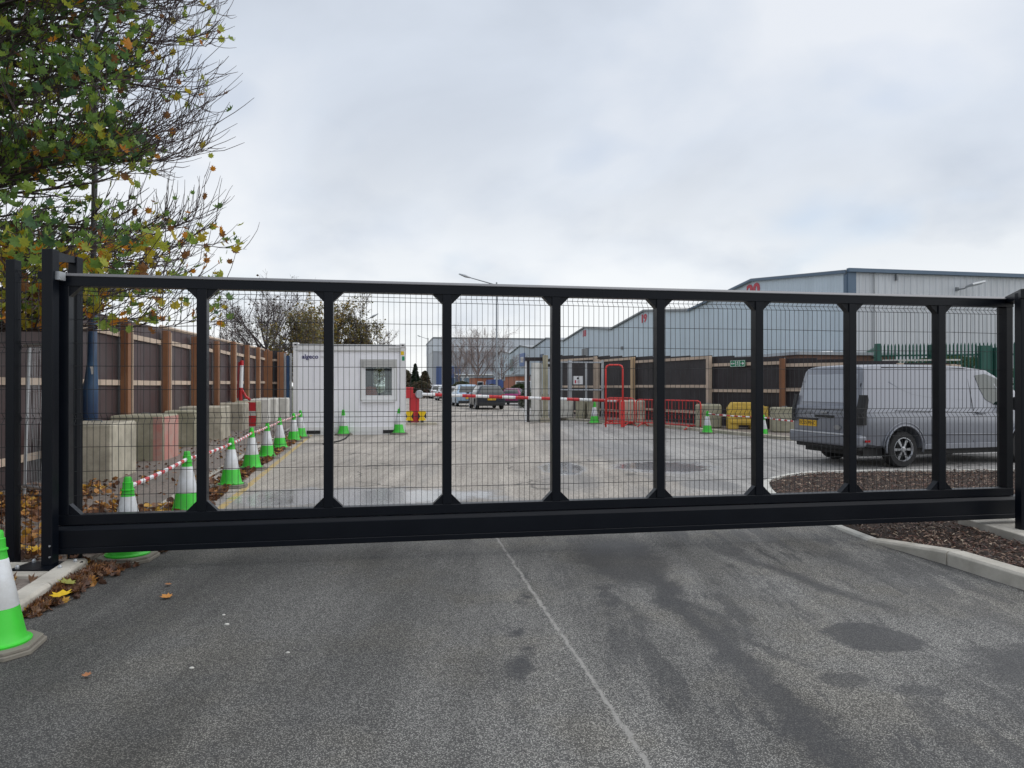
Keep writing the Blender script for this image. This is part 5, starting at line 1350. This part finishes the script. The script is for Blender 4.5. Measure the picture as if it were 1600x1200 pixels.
def car(label, loc, rz, col, st, kind="hatch", r=.32, L_=4.3, wb=(.85, 3.4), plate="", name="parked_car", group="cars parked in a line down the road", metal=.3, halfw=.87, detail=True, tint=glass_dk):
    c = thing(name, label, "car", loc, rz, group)
    pm_ = paint("paint_" + label.split()[0] + str(len(bpy.data.materials)), col, metal, .3)
    lf = Loft(st)
    body = lf.body().build("body", pm_, c); fixn(body)
    cuts = []
    for x in wb:
        for s_ in (-1, 1):
            m_ = MB().lathe([(r * 1.17, -.13), (r * 1.17, .16)], 24, (0, 0, 0), axis='y')
            o = m_.build("cutter", pm_); fixn(o); o.parent = c; o.location = (x, s_ * (halfw - .1), r * 1.03); cuts.append(o)
    bool_cut(body, cuts)
    if c.name in KIDS: KIDS[c.name] = [k for k in KIDS[c.name] if k.name in bpy.data.objects]
    autosmooth(body, 40)
    for x in wb:
        for s_ in (-1, 1): wheel(c, x, s_ * (halfw - .12), r, s_, wd_=.2)
    return c, lf, pm_
HATCH = [(0.00, .76, .40, .82, .74, .84), (.03, .82, .30, .86, .80, .90), (.10, .86, .24, .93, .78, .98), (.42, .88, .22, .96, .60, 1.36), (.60, .89, .22, .965, .60, 1.43), (1.2, .90, .21, .955, .60, 1.475),
         (2.2, .90, .21, .94, .59, 1.46), (2.6, .90, .21, .93, .58, 1.40), (3.35, .89, .21, .91, .70, 1.0), (3.9, .86, .22, .80, .70, .86), (4.2, .78, .26, .66, .60, .70), (4.3, .66, .36, .56, .5, .58)]
def rear_patch_quads(lf, c, nm, m_, s0, s1, r0, r1, off=.008):
    """full-width patch over the rear slope between stations s0..s1 using ring index up to roof"""
    vv = []; ns = 4; cols = [1, .5, 0, -.5, -1]
    mb = MB(); 
    for i in range(ns + 1):
        a = s0 + (s1 - s0) * i / ns
        pe = lf.P(a, r0, 1)
        for q in cols:
            p = Vector((pe.x, pe.y * q, pe.z)) + Vector((-off, 0, off * .9)); vv.append(p)
    ff = []
    for i in range(ns):
        for k in range(4): x = i * 5 + k; ff.append((x, x + 1, x + 6, x + 5))
    o = mb.add(vv, ff).build(nm, m_, c, smooth=True); fixn(o); return o
def dress(c, lf, pm_, plate, tail=.30, lampw=.22, zl=(.72, .92), bump=True, zp=.62, rear_s=(2.08, 3.9), bumper_m=None):
    rw_ = rear_patch_quads(lf, c, "rear_window", glass_dk, rear_s[0], rear_s[1], 8.3, 8.3)
    for s_ in (-1, 1):
        o = lf.patch(3.9, 7.9, 6.15, 7.25, s_, 6, 2, .006).build("side_window", glass_dk, c, smooth=True)
        y0 = lf.st[1][1]
        o = MB().box((.07, s_ * (y0 - lampw / 2 + .01), sum(zl) / 2), (.14, lampw, zl[1] - zl[0])).build("tail_light", redl, c, bev=.03)
        o = MB().box((3.1, s_ * (lf.st[5][1] + .10), .98), (.13, .17, .12)).build("wing_mirror", pm_, c, bev=.03)
    MB().b(-.035, -.012, -.26, .26, zp - .055, zp + .055).build("number_plate", yelp, c)
    if plate: text_obj("plate_lettering", plate, .10, PLM, c, (-.037, 0, zp), (rad(90), 0, rad(-90)), .001)
    MB().box((.05, 0, .33), (.22, 1.55, .20)).build("bumper", bumper_m or blackm, c, bev=.04)
def along(Y, off=0): return Vector((-1.37 - .2 * (Y - 46) + off, Y, 0))
ca_ = math.pi / 2 + math.atan(.2)
def place_car(label, px, Y, col, plate, **k):
    sc_ = k.pop('scale', 1.0); rz = k.pop('rz', ca_); st = k.pop('st', HATCH); zl = k.pop('zl', (.72, .92))
    c, lf, pm_ = car(label, (PX(px, Y), Y, 0), rz, col, st, **k)
    dress(c, lf, pm_, plate, zl=zl); c.scale = (sc_, sc_, sc_); return c
place_car("dark blue hatchback at the front of the parked line with yellow plate", 768, 46.3, (.008, .011, .020), "LD17 OXB", scale=1.09, metal=0.0)
TALL = [(x, w, a, b + .05, wr + .06, z if z < 1.0 else z * 1.09) for (x, w, a, b, wr, z) in HATCH]
place_car("pale blue hatchback directly behind the dark blue car", 733, 53.0, (.30, .42, .55), "", scale=1.04, st=TALL)
place_car("silver hatchback third in the parked line behind a gate upright", 714, 63.5, (.42, .42, .43), "", scale=1.03)
place_car("light grey car fourth in the parked line", 697.5, 74, (.46, .48, .50), "")
place_car("white tall car fifth in the parked line near the red arm band", 685.5, 86, (.72, .73, .75), "", st=TALL, scale=1.05)
place_car("red hatchback at the far end of the parked line", 677.5, 97, (.45, .03, .03), "")
place_car("magenta car parked to the right behind the dark blue hatchback", 798, 56, (.28, .015, .13), "", rz=ca_ - .35, scale=.93, group=None)

# ---- van
def vlean(x, z):
    k = max(0.0, min(1.0, 1 - x / 1.1))
    return (max(0, z - 1.05) * .24 + max(0, .55 - z) * .06) * k
VST = [(0.0, .90, .50, 1.10, .76, 1.90), (.03, .955, .46, 1.12, .79, 1.935), (.12, .985, .42, 1.13, .80, 1.955), (.35, 1.0, .38, 1.13, .81, 1.97), (1.0, 1.0, .36, 1.12, .815, 1.98), (2.2, 1.0, .35, 1.10, .815, 1.975),
       (2.75, 1.0, .35, 1.07, .81, 1.955), (3.25, 1.0, .36, 1.05, .79, 1.90), (3.65, 1.0, .37, 1.04, .79, 1.70), (4.3, .99, .38, 1.03, .85, 1.24), (4.9, .94, .40, .93, .80, 1.02), (5.15, .82, .46, .80, .68, .85)]
VO = Vector((6.20, 14.10, 0)); va = rad(16.5)
van = thing("panel_van", "metallic grey panel van parked behind the mulch bed with yellow rear plate", "van", VO, va)
vl = Loft(VST, vlean)
body = vl.body().build("body", van_p, van); fixn(body)
cuts = []
wr_ = .345
for x in (.98, 4.0):
    for s_ in (-1, 1):
        m_ = MB().lathe([(wr_ * 1.24, -.16), (wr_ * 1.24, .30)], 36, axis='y'); o = m_.build("cutter", blackm); fixn(o); o.parent = van; o.location = (x, s_ * .90 - (.07 if s_ > 0 else .07), wr_ * 1.02 + .02); cuts.append(o)
bool_cut(body, cuts)
KIDS[van.name] = []
autosmooth(body, 30)
for x in (.98, 4.0):
    for s_ in (-1, 1):
        wheel(van, x, s_ * .85, wr_, s_, 6, .23)
        if s_ < 0 or x < 2:
            mb = MB(); arc = [(x + (wr_ * 1.25) * math.cos(t), s_ * 1.0, wr_ * 1.02 + .02 + wr_ * 1.25 * math.sin(t)) for t in [math.pi * (j / 20) * 1.12 - .19 for j in range(21)]]
            mb.tube(arc, .020, 6); mb.build("arch_lip", van_p, van, smooth=True)
            arc = [(x + (wr_ * 1.42) * math.cos(t), s_ * .996, wr_ * 1.02 + .02 + wr_ * 1.42 * math.sin(t)) for t in [math.pi * (j / 20) for j in range(21)]]
            MB().tube(arc, [.003] + [.012] * 19 + [.003], 6).build("arch_flare", van_p, van, smooth=True)
MB().b(.2, 4.7, -.8, .8, .22, .40).build("underbody", blackm, van)
# near side details (y = -1)
def vside(pts, r, nm, m_, closed=False, off=.0):
    MB().tube(pts, r, 5).build(nm, m_, van, smooth=True)
def sidept(x, z, side=-1, off=.004):
    # find point on near side by scanning the loft
    best = None
    for i in range(len(VST) - 1):
        if VST[i][0] <= x <= VST[i + 1][0]:
            si = i + (x - VST[i][0]) / (VST[i + 1][0] - VST[i][0])
    lo_, hi_ = 1.0, 9.0
    for _ in range(24):
        m_ = (lo_ + hi_) / 2
        if vl.P(si, m_, side).z < z: lo_ = m_
        else: hi_ = m_
    p = vl.P(si, lo_, side); p.y += side * off; p.x = x; return p
seam = mat("panel_gap", (.01, .01, .012), .8)
def seamline(zx, nm="panel_gap", r=.005, m_=seam, off=.0):
    vside([sidept(x, z, -1, off) for x, z in zx], r, nm, m_)
# swept crease and lower crease
vside([sidept(x, z, -1, -.026) for x, z in ((.72, 1.62), (.95, 1.50), (1.25, 1.385), (1.7, 1.325), (2.4, 1.28), (2.9, 1.25), (3.3, 1.17), (4.2, 1.08))], .032, "swept_crease", van_p)
seamline([(.75, 1.08), (1.6, 1.06), (3.0, 1.02)], "slide_rail", .006)
seamline([(2.68, .45), (2.68, 1.0), (2.68, 1.5), (2.66, 1.85)])
seamline([(.62, 1.90), (1.5, 1.905), (2.6, 1.895), (3.2, 1.87)], "roof_gutter", .010)
MB().b(1.45, 3.5, -1.004, -.985, .34, .44).build("sill_trim", van_p, van, bev=.008)
MB().tube([sidept(1.45, .63, -1, .0), sidept(2.4, .62, -1, 0), sidept(3.5, .60, -1, 0)], .010, 5).build("lower_crease", van_p, van, smooth=True)
MB().box((2.85, -1.02, 1.02), (.20, .03, .035)).build("door_handle", van_p, van, bev=.01)
# upper side blank window pressing
def sidepoly(zx, nm, m_, off=.006, side=-1):
    ps = [sidept(x, z, side, off) for x, z in zx]
    c = sum(ps, Vector()) / len(ps); vv = [c] + ps
    MB().add(vv, [(0, 1 + i, 1 + (i + 1) % len(ps)) for i in range(len(ps))]).build(nm, m_, van)
sidepoly([(2.86, 1.76), (2.93, 1.50), (3.04, 1.28), (3.25, 1.18), (3.95, 1.12), (3.72, 1.42), (3.45, 1.70), (3.15, 1.79)], "door_glass", glass_gr, .010)
MB().box((3.7, -1.12, 1.20), (.16, .22, .28)).build("wing_mirror", blackm, van, bev=.04)
sidepoly([(4.05, 1.12), (3.55, 1.73), (3.50, 1.72), (3.98, 1.1)], "pillar_trim", blackm, .012)
# windscreen over the front slope
vv = []
for i in range(5):
    a = 7.2 + 2.1 * i / 4
    for q in (1, .5, 0, -.5, -1):
        p = vl.P(a, 8.6, 1); vv.append(Vector((p.x + .01, p.y * q, p.z + .012)))
MB().add(vv, [(i * 5 + k, i * 5 + k + 1, i * 5 + k + 6, i * 5 + k + 5) for i in range(4) for k in range(4)]).build("windscreen", glass_gr, van, smooth=True)
for s_ in (-1, 1): MB().box((4.86, s_ * .74, .86), (.30, .30, .20)).build("headlight", chrome, van, bev=.05)
# rear details: doors, lamps, plate
def rx_(z, d=.0): return vlean(0, z) - d
def rear_panel(y0, y1, z0, z1, nm, m_, d0=.0, d1=.012, bev=.01):
    vv = []
    for d in (d0, d1):
        for (y, z) in ((y0, z0), (y1, z0), (y1, z1), (y0, z1)): vv.append((rx_(z, d), y, z))
    o = MB().add(vv, [(0, 1, 2, 3), (4, 7, 6, 5), (0, 4, 5, 1), (1, 5, 6, 2), (2, 6, 7, 3), (3, 7, 4, 0)]).build(nm, m_, van, bev=bev); fixn(o); return o
tg = rear_panel(-.80, .80, .62, 1.66, "tailgate", van_p, -.02, .004, .012)
rear_panel(-.70, .70, 1.22, 1.78, "upper_pressing", mat("van_light_panel", (.34, .36, .40), .35, .3, .05, 2, coat=.5), -.02, .012, .02)
rear_panel(-.83, .83, .585, .60, "panel_gap", seam, -.02, .004, .001)
for y_ in (-.815, .815): rear_panel(y_ - .007, y_ + .007, .60, 1.60, "panel_gap", seam, -.02, .003, .001)
rear_panel(-.80, .80, 1.08, 1.16, "tailgate_ledge", van_p, -.02, .035, .02)
rear_panel(-.28, .28, .925, .975, "handle_recess", blackm, -.02, .008, .006)
rear_panel(-.09, .09, 1.00, 1.05, "badge", chrome, .0, .022, .008)
rear_panel(.35, .62, 1.00, 1.03, "badge_strip", greyst, .0, .008, .003)
rear_panel(-.64, -.36, 1.00, 1.025, "badge_strip", greyst, .0, .008, .003)
o = MB().lathe([(.07, -.02), (.07, .0)], 20, axis='y'); o = o.build("oval_badge", chrome, van); o.rotation_euler = (0, 0, rad(-90)); o.location = (-.012, -.38, .75); o.scale = (1.3, 1, .65)
rear_panel(.22, .74, .735, .86, "number_plate", yelp, .0, .016, .004)
pl_ = text_obj("plate_lettering", "EO25 MHC", .098, PLM, van, (rx_(.79, .018), .48, .797), (rad(90), 0, rad(-90)), .001); pl_["kind"] = "stuff"
rear_panel(.18, .78, .87, .90, "plate_lamp_strip", blackm, .0, .03, .008)
for s_ in (-1, 1):
    zz = [.82, .95, 1.06, 1.17, 1.28, 1.38]
    vv = []
    for z in zz:
        xl = .085 if z < 1.3 else .05
        vv += [Vector((rx_(z, .03) + .0, s_ * .86, z)), Vector((rx_(z, .02), s_ * .95, z)), Vector((rx_(z, -.02), s_ * 1.006, z)), Vector((xl + vlean(0, z) * .8, s_ * 1.012, z))]
    MB().add(vv, [(i * 4 + k, i * 4 + k + 1, i * 4 + k + 5, i * 4 + k + 4) for i in range(5) for k in range(3)]).build("tail_light", blackm, van)
    MB().b(.06, .17, s_ * .99, s_ * 1.008, .50, .54).build("reflector", redl, van)
MB().box((.03, 0, .52), (.24, 1.94, .24)).build("bumper", van_p, van, bev=.06, seg=3)
MB().b(-.115, .05, -.9, .9, .615, .640).build("bumper_step", mat("bright_trim", (.5, .51, .53), .4), van, bev=.008)
MB().box((.08, 0, .37), (.16, 1.7, .10)).build("bumper_valance", blackm, van, bev=.03)

# ================================================================== TREES
def bent(p, d, L_, n, up, jit, rnd):
    pts = [p.copy()]; d = d.normalized()
    for k in range(n):
        d = (d + Vector((rnd.gauss(0, jit), rnd.gauss(0, jit), rnd.gauss(0, jit) + up))).normalized()
        p = p + d * (L_ / n); pts.append(p.copy())
    return pts, d

# ---- the big maple at the left
RT = random.Random(11)
TB = Vector((-9.6, 10.6, 0))
maple = thing("maple_tree", "large half bare maple with green and orange leaves at the upper left", "tree", TB)
mb = MB()
mb.tube([(0, 0, -.1), (.02, 0, 1), (.05, .02, 3), (0, .05, 6), (.1, 0, 9), (.15, .1, 13)], [.30, .25, .22, .18, .13, .05], 12)
mb.build("trunk", bark, maple, smooth=True)
limb = MB(); twig = MB()
leafpts = []
def crown_keep(p):   # world-ish local -> density of leaves
    wx = p.x + TB.x; wy = p.y + TB.y
    pxx = 800 + wx / wy * F; pz = p.z
    pyy = HZ - (pz - EYE) / wy * F
    return pxx, pyy
NPRIM = 82
for i in range(NPRIM):
    z0 = 2.3 + (i / NPRIM) * 9.2
    if i % 9 == 5: azm = RT.uniform(rad(75), rad(285))
    else: azm = RT.uniform(rad(-62), rad(48))
    elv = RT.uniform(-.05, .30) if z0 > 3.6 else RT.uniform(.0, .14)
    d = Vector((math.cos(azm) * math.cos(elv), math.sin(azm) * math.cos(elv), math.sin(elv)))
    Lp = (.93 - .012 * max(0, z0 - 5)) * RT.uniform(3.6, 4.8) / max(.80, math.cos(azm) ** .5 if abs(azm) < 1.3 else 1) * (1 - max(0, z0 - 9) * .08)
    pts, _ = bent(Vector((0, 0, z0)), d, Lp, 9, .016, .05, RT)
    r0 = RT.uniform(.035, .060)
    limb.tube(pts, [r0 * (1 - .90 * k / 9) for k in range(10)], 6)
    for j in range(17):
        t = .15 + .85 * (j + RT.random()) / 17
        k = min(8, int(t * 9)); p = pts[k].lerp(pts[k + 1], t * 9 - k); dd = (pts[k + 1] - pts[k]).normalized()
        sd_ = dd.cross(Vector((0, 0, 1))).normalized() * (1 if j % 2 else -1)
        d2 = (dd * RT.uniform(.65, 1.0) + sd_ * RT.uniform(.35, .9) + Vector((0, 0, RT.uniform(-.22, .35)))).normalized()
        L2 = RT.uniform(.8, 1.9) * (1.15 - .4 * t)
        p2, _ = bent(p, d2, L2, 6, .055, .08, RT)
        r2 = r0 * (1 - .9 * t) * .5 + .0065
        twig.tube(p2, [r2 * (1 - .7 * q / 6) for q in range(7)], 3, cap=False)
        for m_ in range(7 if t > .45 else 4):
            t3 = .12 + .88 * (m_ + RT.random()) / (7 if t > .45 else 4); k3 = min(5, int(t3 * 6)); p3 = p2[k3].lerp(p2[k3 + 1], t3 * 6 - k3); dd3 = (p2[k3 + 1] - p2[k3]).normalized()
            s3 = dd3.orthogonal().normalized(); s3 = Matrix.Rotation(RT.uniform(0, 6.28), 3, dd3) @ s3
            d3 = (dd3 + s3 * RT.uniform(.4, .9) + Vector((0, 0, .25))).normalized(); L3 = RT.uniform(.28, .85)
            p4, _ = bent(p3, d3, L3, 4, .14, .09, RT)
            twig.tube(p4, [.0075, .0065, .006, .005, .0035], 3, cap=False)
            leafpts += [p4[-1], p4[-2].lerp(p4[-1], .3), p4[1]]
            if RT.random() < .6: leafpts.append(p4[2])
        leafpts += [p2[3], p2[-1]]
fixl = limb.build("limbs", bark, maple, smooth=True)
o = twig.build("twigs", twigm, maple); o['kind'] = 'stuff'
MC = [(.12, .22, .060), (.17, .29, .062), (.27, .38, .065), (.085, .17, .080), (.40, .43, .06), (.45, .36, .03), (.60, .24, .02), (.26, .12, .04)]
def leafw(pxx, pyy):
    if pxx > 225 or pyy > 370: return [1.5, 2, 3, .5, 4, 3.2, 2, 1.8]
    return [5, 5, 3.5, 4, 1.8, .8, .5, .6]
cand = []
for p in leafpts:
    pxx, pyy = crown_keep(p)
    if pxx < -60 or pyy < -160: keep = .25
    else:
        if pyy > 345: lim = 372 - max(0, pyy - 400) * .25
        elif pyy > 250: lim = 235 + (pyy - 250) * .3
        else: lim = 222 + 18 * math.sin(pyy * .03)
        keep = (.74 if p.y < .8 else .14) if pxx < lim - 30 else (.42 if pxx < lim else .04)
        if pyy > 345: keep *= 1.25
        if pyy > 505: keep = 0
        keep *= (.30 + 1.3 * max(0, min(1, .5 + noise.noise(p * 1.15) * 1.6)))
    if RT.random() < keep: cand.append((p, pxx, pyy))
cam_l = Vector((0, 0, EYE)) - TB
infr = [c for c in cand if -10 < c[1] < 400 and -10 < c[2] < 520]
infr.sort(key=lambda c: (c[0] - cam_l).length)
sel = set(id(c) for c in infr[:290])
rest = Scatter(); lv = {}
def dropj(): return Vector((RT.gauss(0, .05), RT.gauss(0, .05), -RT.uniform(.02, .12)))
for c in cand:
    p, pxx, pyy = c
    ci = RT.choices(range(8), leafw(pxx, pyy))[0]; col_ = MC[ci]
    sz = RT.uniform(.095, .175)
    m_ = Matrix.Rotation(RT.uniform(0, 6.28), 3, 'Z') @ Matrix.Rotation(rad(RT.uniform(20, 95)), 3, 'X') @ Matrix.Rotation(RT.uniform(-.9, .9), 3, 'Z')
    if id(c) in sel:
        vk = RT.randrange(3)
        if (ci, vk) not in lv:
            s_ = Scatter(); vs_, fs = leaf_geo(.13, Matrix.Identity(3), Vector((0, 0, 0)), [.25, .5, .8][vk]); s_.add(vs_, fs, col_); lv[(ci, vk)] = s_.mesh("leaf", leafm)
        inst("leaf", lv[(ci, vk)], maple, p + dropj(), m_.to_euler(), (sz / .13,) * 3)
    else:
        vs_, fs = leaf_geo(sz, m_, p + dropj(), RT.uniform(.1, .8), (pxx < -60 or pyy < -60)); rest.add(vs_, fs, col_)
o = rest.build("foliage", leafm, maple); o['kind'] = 'stuff'
print("maple leaves", len(cand), "twig verts", len(twig.v))

# ---- background trees
def bare_tree(name, label, loc, h, spread, seed, rt=.16, twr=.012, fork=.28, n1=9, n2=7, n3=6, bm=bark_far, leaves=None, leafcount=0, ls=.12, up=.10, group=None, cat="tree", lev4=True):
    rn = random.Random(seed)
    t = thing(name, label, cat, loc, rn.uniform(0, 6), group)
    tr = MB(); top = h * .62
    tr.tube([(0, 0, -.1), (rn.gauss(0, .1), rn.gauss(0, .1), h * fork), (rn.gauss(0, .25), rn.gauss(0, .25), top)], [rt, rt * .8, rt * .35], 8)
    tr.build("trunk", bm, t, smooth=True)
    br = MB(); tips = []
    for i in range(n1):
        z0 = h * (fork + (.62 - fork) * (i / n1)); a = i * 2.4 + rn.uniform(-.4, .4)
        e_ = rn.uniform(.45, 1.05) if i < n1 - 2 else 1.3
        d = Vector((math.cos(a) * math.cos(e_), math.sin(a) * math.cos(e_), math.sin(e_)))
        L1 = min(spread / max(.35, math.cos(e_)), (h - z0) / max(.3, math.sin(e_))) * rn.uniform(.8, 1.0)
        p1, _ = bent(Vector((0, 0, z0)), d, L1, 7, up * .3, .09, rn)
        br.tube(p1, [rt * .42 * (1 - .85 * k / 7) for k in range(8)], 4, cap=False)
        for j in range(n2):
            tt = .2 + .8 * (j + rn.random()) / n2; k = min(6, int(tt * 7)); p = p1[k].lerp(p1[k + 1], tt * 7 - k); dd = (p1[k + 1] - p1[k]).normalized()
            s_ = Matrix.Rotation(rn.uniform(0, 6.28), 3, dd) @ dd.orthogonal().normalized()
            p2, _ = bent(p, (dd + s_ * rn.uniform(.5, 1.0)).normalized(), L1 * rn.uniform(.22, .42), 5, up, .10, rn)
            br.tube(p2, [twr * 1.6 * (1 - .5 * q / 5) for q in range(6)], 3, cap=False)
            for m_ in range(n3):
                t3 = .2 + .8 * (m_ + rn.random()) / n3; k3 = min(4, int(t3 * 5)); p_ = p2[k3].lerp(p2[k3 + 1], t3 * 5 - k3); dd3 = (p2[k3 + 1] - p2[k3]).normalized()
                s3 = Matrix.Rotation(rn.uniform(0, 6.28), 3, dd3) @ dd3.orthogonal().normalized()
                p3, _ = bent(p_, (dd3 + s3 * rn.uniform(.4, .9)).normalized(), L1 * rn.uniform(.08, .20), 3, up, .10, rn)
                br.tube(p3, [twr, twr * .8, twr * .7, twr * .5], 3, cap=False); tips += p3[1:]
                if lev4:
                    for q_ in range(2):
                        pb_ = p3[rn.randrange(1, 3)]; v_ = Vector((rn.gauss(0, 1), rn.gauss(0, 1), rn.gauss(.5, .8))).normalized()
                        br.tube([pb_, pb_ + v_ * L1 * .05, pb_ + v_ * L1 * .09 + Vector((0, 0, .03))], twr * .55, 3, cap=False)
    br.build("branches", bm, t)
    if leaves:
        s_ = Scatter()
        for k in range(leafcount):
            p = rn.choice(tips) + Vector((rn.gauss(0, .14), rn.gauss(0, .14), rn.gauss(0, .14)))
            m_ = Matrix.Rotation(rn.uniform(0, 6.28), 3, 'Z') @ Matrix.Rotation(rn.uniform(0, 3), 3, 'X'); z_ = ls * rn.uniform(.6, 1.3)
            vs_ = [m_ @ Vector(q) * z_ + p for q in ((-.5, 0, 0), (0, -.4, .1), (.5, 0, 0), (0, .4, .05))]
            s_.add(vs_, [(0, 1, 2, 3)], rn.choice(leaves))
        o = s_.build("foliage", leafm, t); o['kind'] = 'stuff'
    return t
olive = [(.20, .18, .05), (.27, .21, .06), (.14, .14, .05), (.34, .24, .06), (.18, .16, .08)]
gold = [(.36, .24, .03), (.28, .20, .03), (.20, .17, .03), (.42, .26, .03)]
dkg = [(.02, .045, .02), (.03, .06, .03), (.015, .03, .018)]
gb = "trees beyond the hoarding and cabin"
def T(px, Y): return (PX(px, Y), Y, 0)
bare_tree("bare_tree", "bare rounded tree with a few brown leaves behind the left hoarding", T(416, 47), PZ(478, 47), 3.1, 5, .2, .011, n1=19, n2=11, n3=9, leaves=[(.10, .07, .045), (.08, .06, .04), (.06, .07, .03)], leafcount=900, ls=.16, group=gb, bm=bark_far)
bare_tree("young_tree", "young thin branched tree just right of the first gate upright", T(352, 40), PZ(492, 40), 1.4, 9, .13, .012, n1=6, n2=4, n3=3, group=gb, lev4=False)
bare_tree("young_tree", "dark stumpy sapling beside the young thin branched tree", T(343, 52), PZ(497, 52), 1.7, 19, .10, .012, n1=7, n2=4, n3=4, group=gb, lev4=False, leaves=dkg, leafcount=150)
bare_tree("leafy_tree", "olive and cream leaved tree at the cabin's left end", T(462, 46), PZ(498, 46), 2.0, 21, .15, .010, fork=.15, n1=13, n2=10, n3=8, leaves=olive + [(.34, .32, .22)], leafcount=4200, ls=.17, group=gb)
bare_tree("autumn_tree", "golden leaved autumn tree left of the second gate upright", T(497, 60), PZ(487, 60), 2.6, 23, .18, .012, fork=.15, n1=16, n2=10, n3=8, leaves=gold + olive, leafcount=6500, ls=.20, group=gb)
bare_tree("leafy_tree", "tall twiggy olive tree above the cabin roof", T(530, 62), PZ(482, 62), 2.6, 27, .2, .014, fork=.15, n1=18, n2=11, n3=9, leaves=olive, leafcount=6000, ls=.18, group=gb)
bare_tree("leafy_tree", "shorter olive tree rounding off above the cabin window", T(562, 62), PZ(499, 62), 2.3, 29, .18, .014, fork=.12, n1=17, n2=10, n3=9, leaves=olive, leafcount=6000, ls=.18, group=gb)
bare_tree("bare_tree", "greyish bare bush top at the right end above the cabin", T(584, 64), PZ(522, 64), 1.7, 33, .14, .014, fork=.12, n1=15, n2=10, n3=8, group=gb, leaves=olive, leafcount=600, ls=.15)
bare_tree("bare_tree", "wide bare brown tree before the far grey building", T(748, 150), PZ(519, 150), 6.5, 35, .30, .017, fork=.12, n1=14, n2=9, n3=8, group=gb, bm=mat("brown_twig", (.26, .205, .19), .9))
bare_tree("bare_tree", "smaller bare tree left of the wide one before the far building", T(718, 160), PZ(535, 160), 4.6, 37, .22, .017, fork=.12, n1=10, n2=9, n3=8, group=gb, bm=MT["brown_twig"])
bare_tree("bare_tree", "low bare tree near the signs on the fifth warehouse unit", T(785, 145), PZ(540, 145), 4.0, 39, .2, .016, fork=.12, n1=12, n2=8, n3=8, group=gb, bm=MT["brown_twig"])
# conifer and shrubs to the right of the cabin
def shrub(name, label, px, Y, ytop, wpx, cols, n, seed, ls=.3, cat="shrub", cone=False, group=None, stem_=True, dep=1.0):
    rn = random.Random(seed); h = PZ(ytop, Y); hw_ = wpx / F * Y / 2
    t = thing(name, label, cat, T(px, Y), 0, group)
    MB().tube([(0, 0, -.05), (.02, 0, h * .9)], [h * .02 + .02, .02], 6).build("stem", bark, t)
    s_ = Scatter()
    for k in range(n):
        z = rn.random() ** .8 * h
        fr = (1 - z / h) ** .8 if cone else math.sqrt(max(0, 1 - (z / h) ** 3))
        a = rn.uniform(0, 6.283); rr = hw_ * fr * math.sqrt(rn.random()) * (.75 + .5 * noise.noise(Vector((math.cos(a) * 2, math.sin(a) * 2, z * 1.3 + seed))) + .25)
        p = Vector((math.cos(a) * rr, math.sin(a) * rr * dep, z))
        m_ = Matrix.Rotation(rn.uniform(0, 6.28), 3, 'Z') @ Matrix.Rotation(rn.uniform(0, 3), 3, 'X'); z_ = ls * rn.uniform(.5, 1.3)
        s_.add([m_ @ Vector(q) * z_ + p for q in ((-.5, 0, 0), (0, -.35, .1), (.5, 0, 0), (0, .35, .05))], [(0, 1, 2, 3)], rn.choice(cols))
    o = s_.build("foliage", leafm, t); o['kind'] = 'stuff'
    return t
shrub("conifer", "dark conifer between the cabin and the far grey building", 649, 105, 569, 22, dkg, 2600, 3, .42, "tree", True)
gsh = "shrubs on the verges"
brn = [(.12, .09, .06), (.09, .08, .045), (.16, .12, .08), (.07, .075, .04)]
shrub("shrub", "brown shrub left of the conifer", 634, 112, 578, 22, brn, 1500, 4, .45, group=gsh)
shrub("shrub", "brown green shrub between conifer and the far grey building", 664, 120, 580, 18, brn, 1500, 6, .45, group=gsh)
shrub("shrub", "low scrub on the verge behind the far parked cars", 657, 88, 596, 46, brn, 1600, 7, .3, group=gsh, dep=.5)
shrub("hedge", "low green hedge right behind the parked cars' roofs", 722, 92, 596, 44, [(.06, .085, .03), (.09, .10, .04), (.12, .11, .06)], 1800, 8, .3, group=gsh, dep=.5, cat="hedge")
shrub("hedge", "green hedge in front of the tall brick block", 812, 78, 600, 40, [(.06, .10, .03), (.05, .07, .03), (.12, .12, .06)], 2600, 9, .26, group=gsh, dep=.4, cat="hedge")
shrub("shrub", "brownish shrub below the brick buildings left of the magenta car", 768, 84, 601, 48, brn, 1800, 12, .28, group=gsh, dep=.4)
shrub("shrub", "pale grey green shrub between magenta car and off white column", 821, 50, 609, 24, [(.16, .18, .14), (.10, .12, .08), (.22, .22, .19)], 1600, 10, .14, group=gsh)
shrub("hedge", "green hedge behind the palisade fence", 1490, 30.5, 557, 300, [(.045, .085, .02), (.07, .11, .03), (.10, .12, .04)], 9000, 13, .16, dep=.35, cat="hedge", group=gsh)
shrub("shrub", "brownish hedge end behind the left part of the palisade", 1372, 31.5, 558, 110, brn + [(.06, .085, .03)], 3500, 14, .14, dep=.3, group=gsh)
shrub("shrub", "green undergrowth at the far left edge beside the outer post", -12, 12.5, 600, 90, [(.03, .07, .02), (.06, .10, .03), (.10, .12, .04)], 2600, 15, .09, dep=.8, group=gsh)
# road surface furniture: yellow line far left of the road
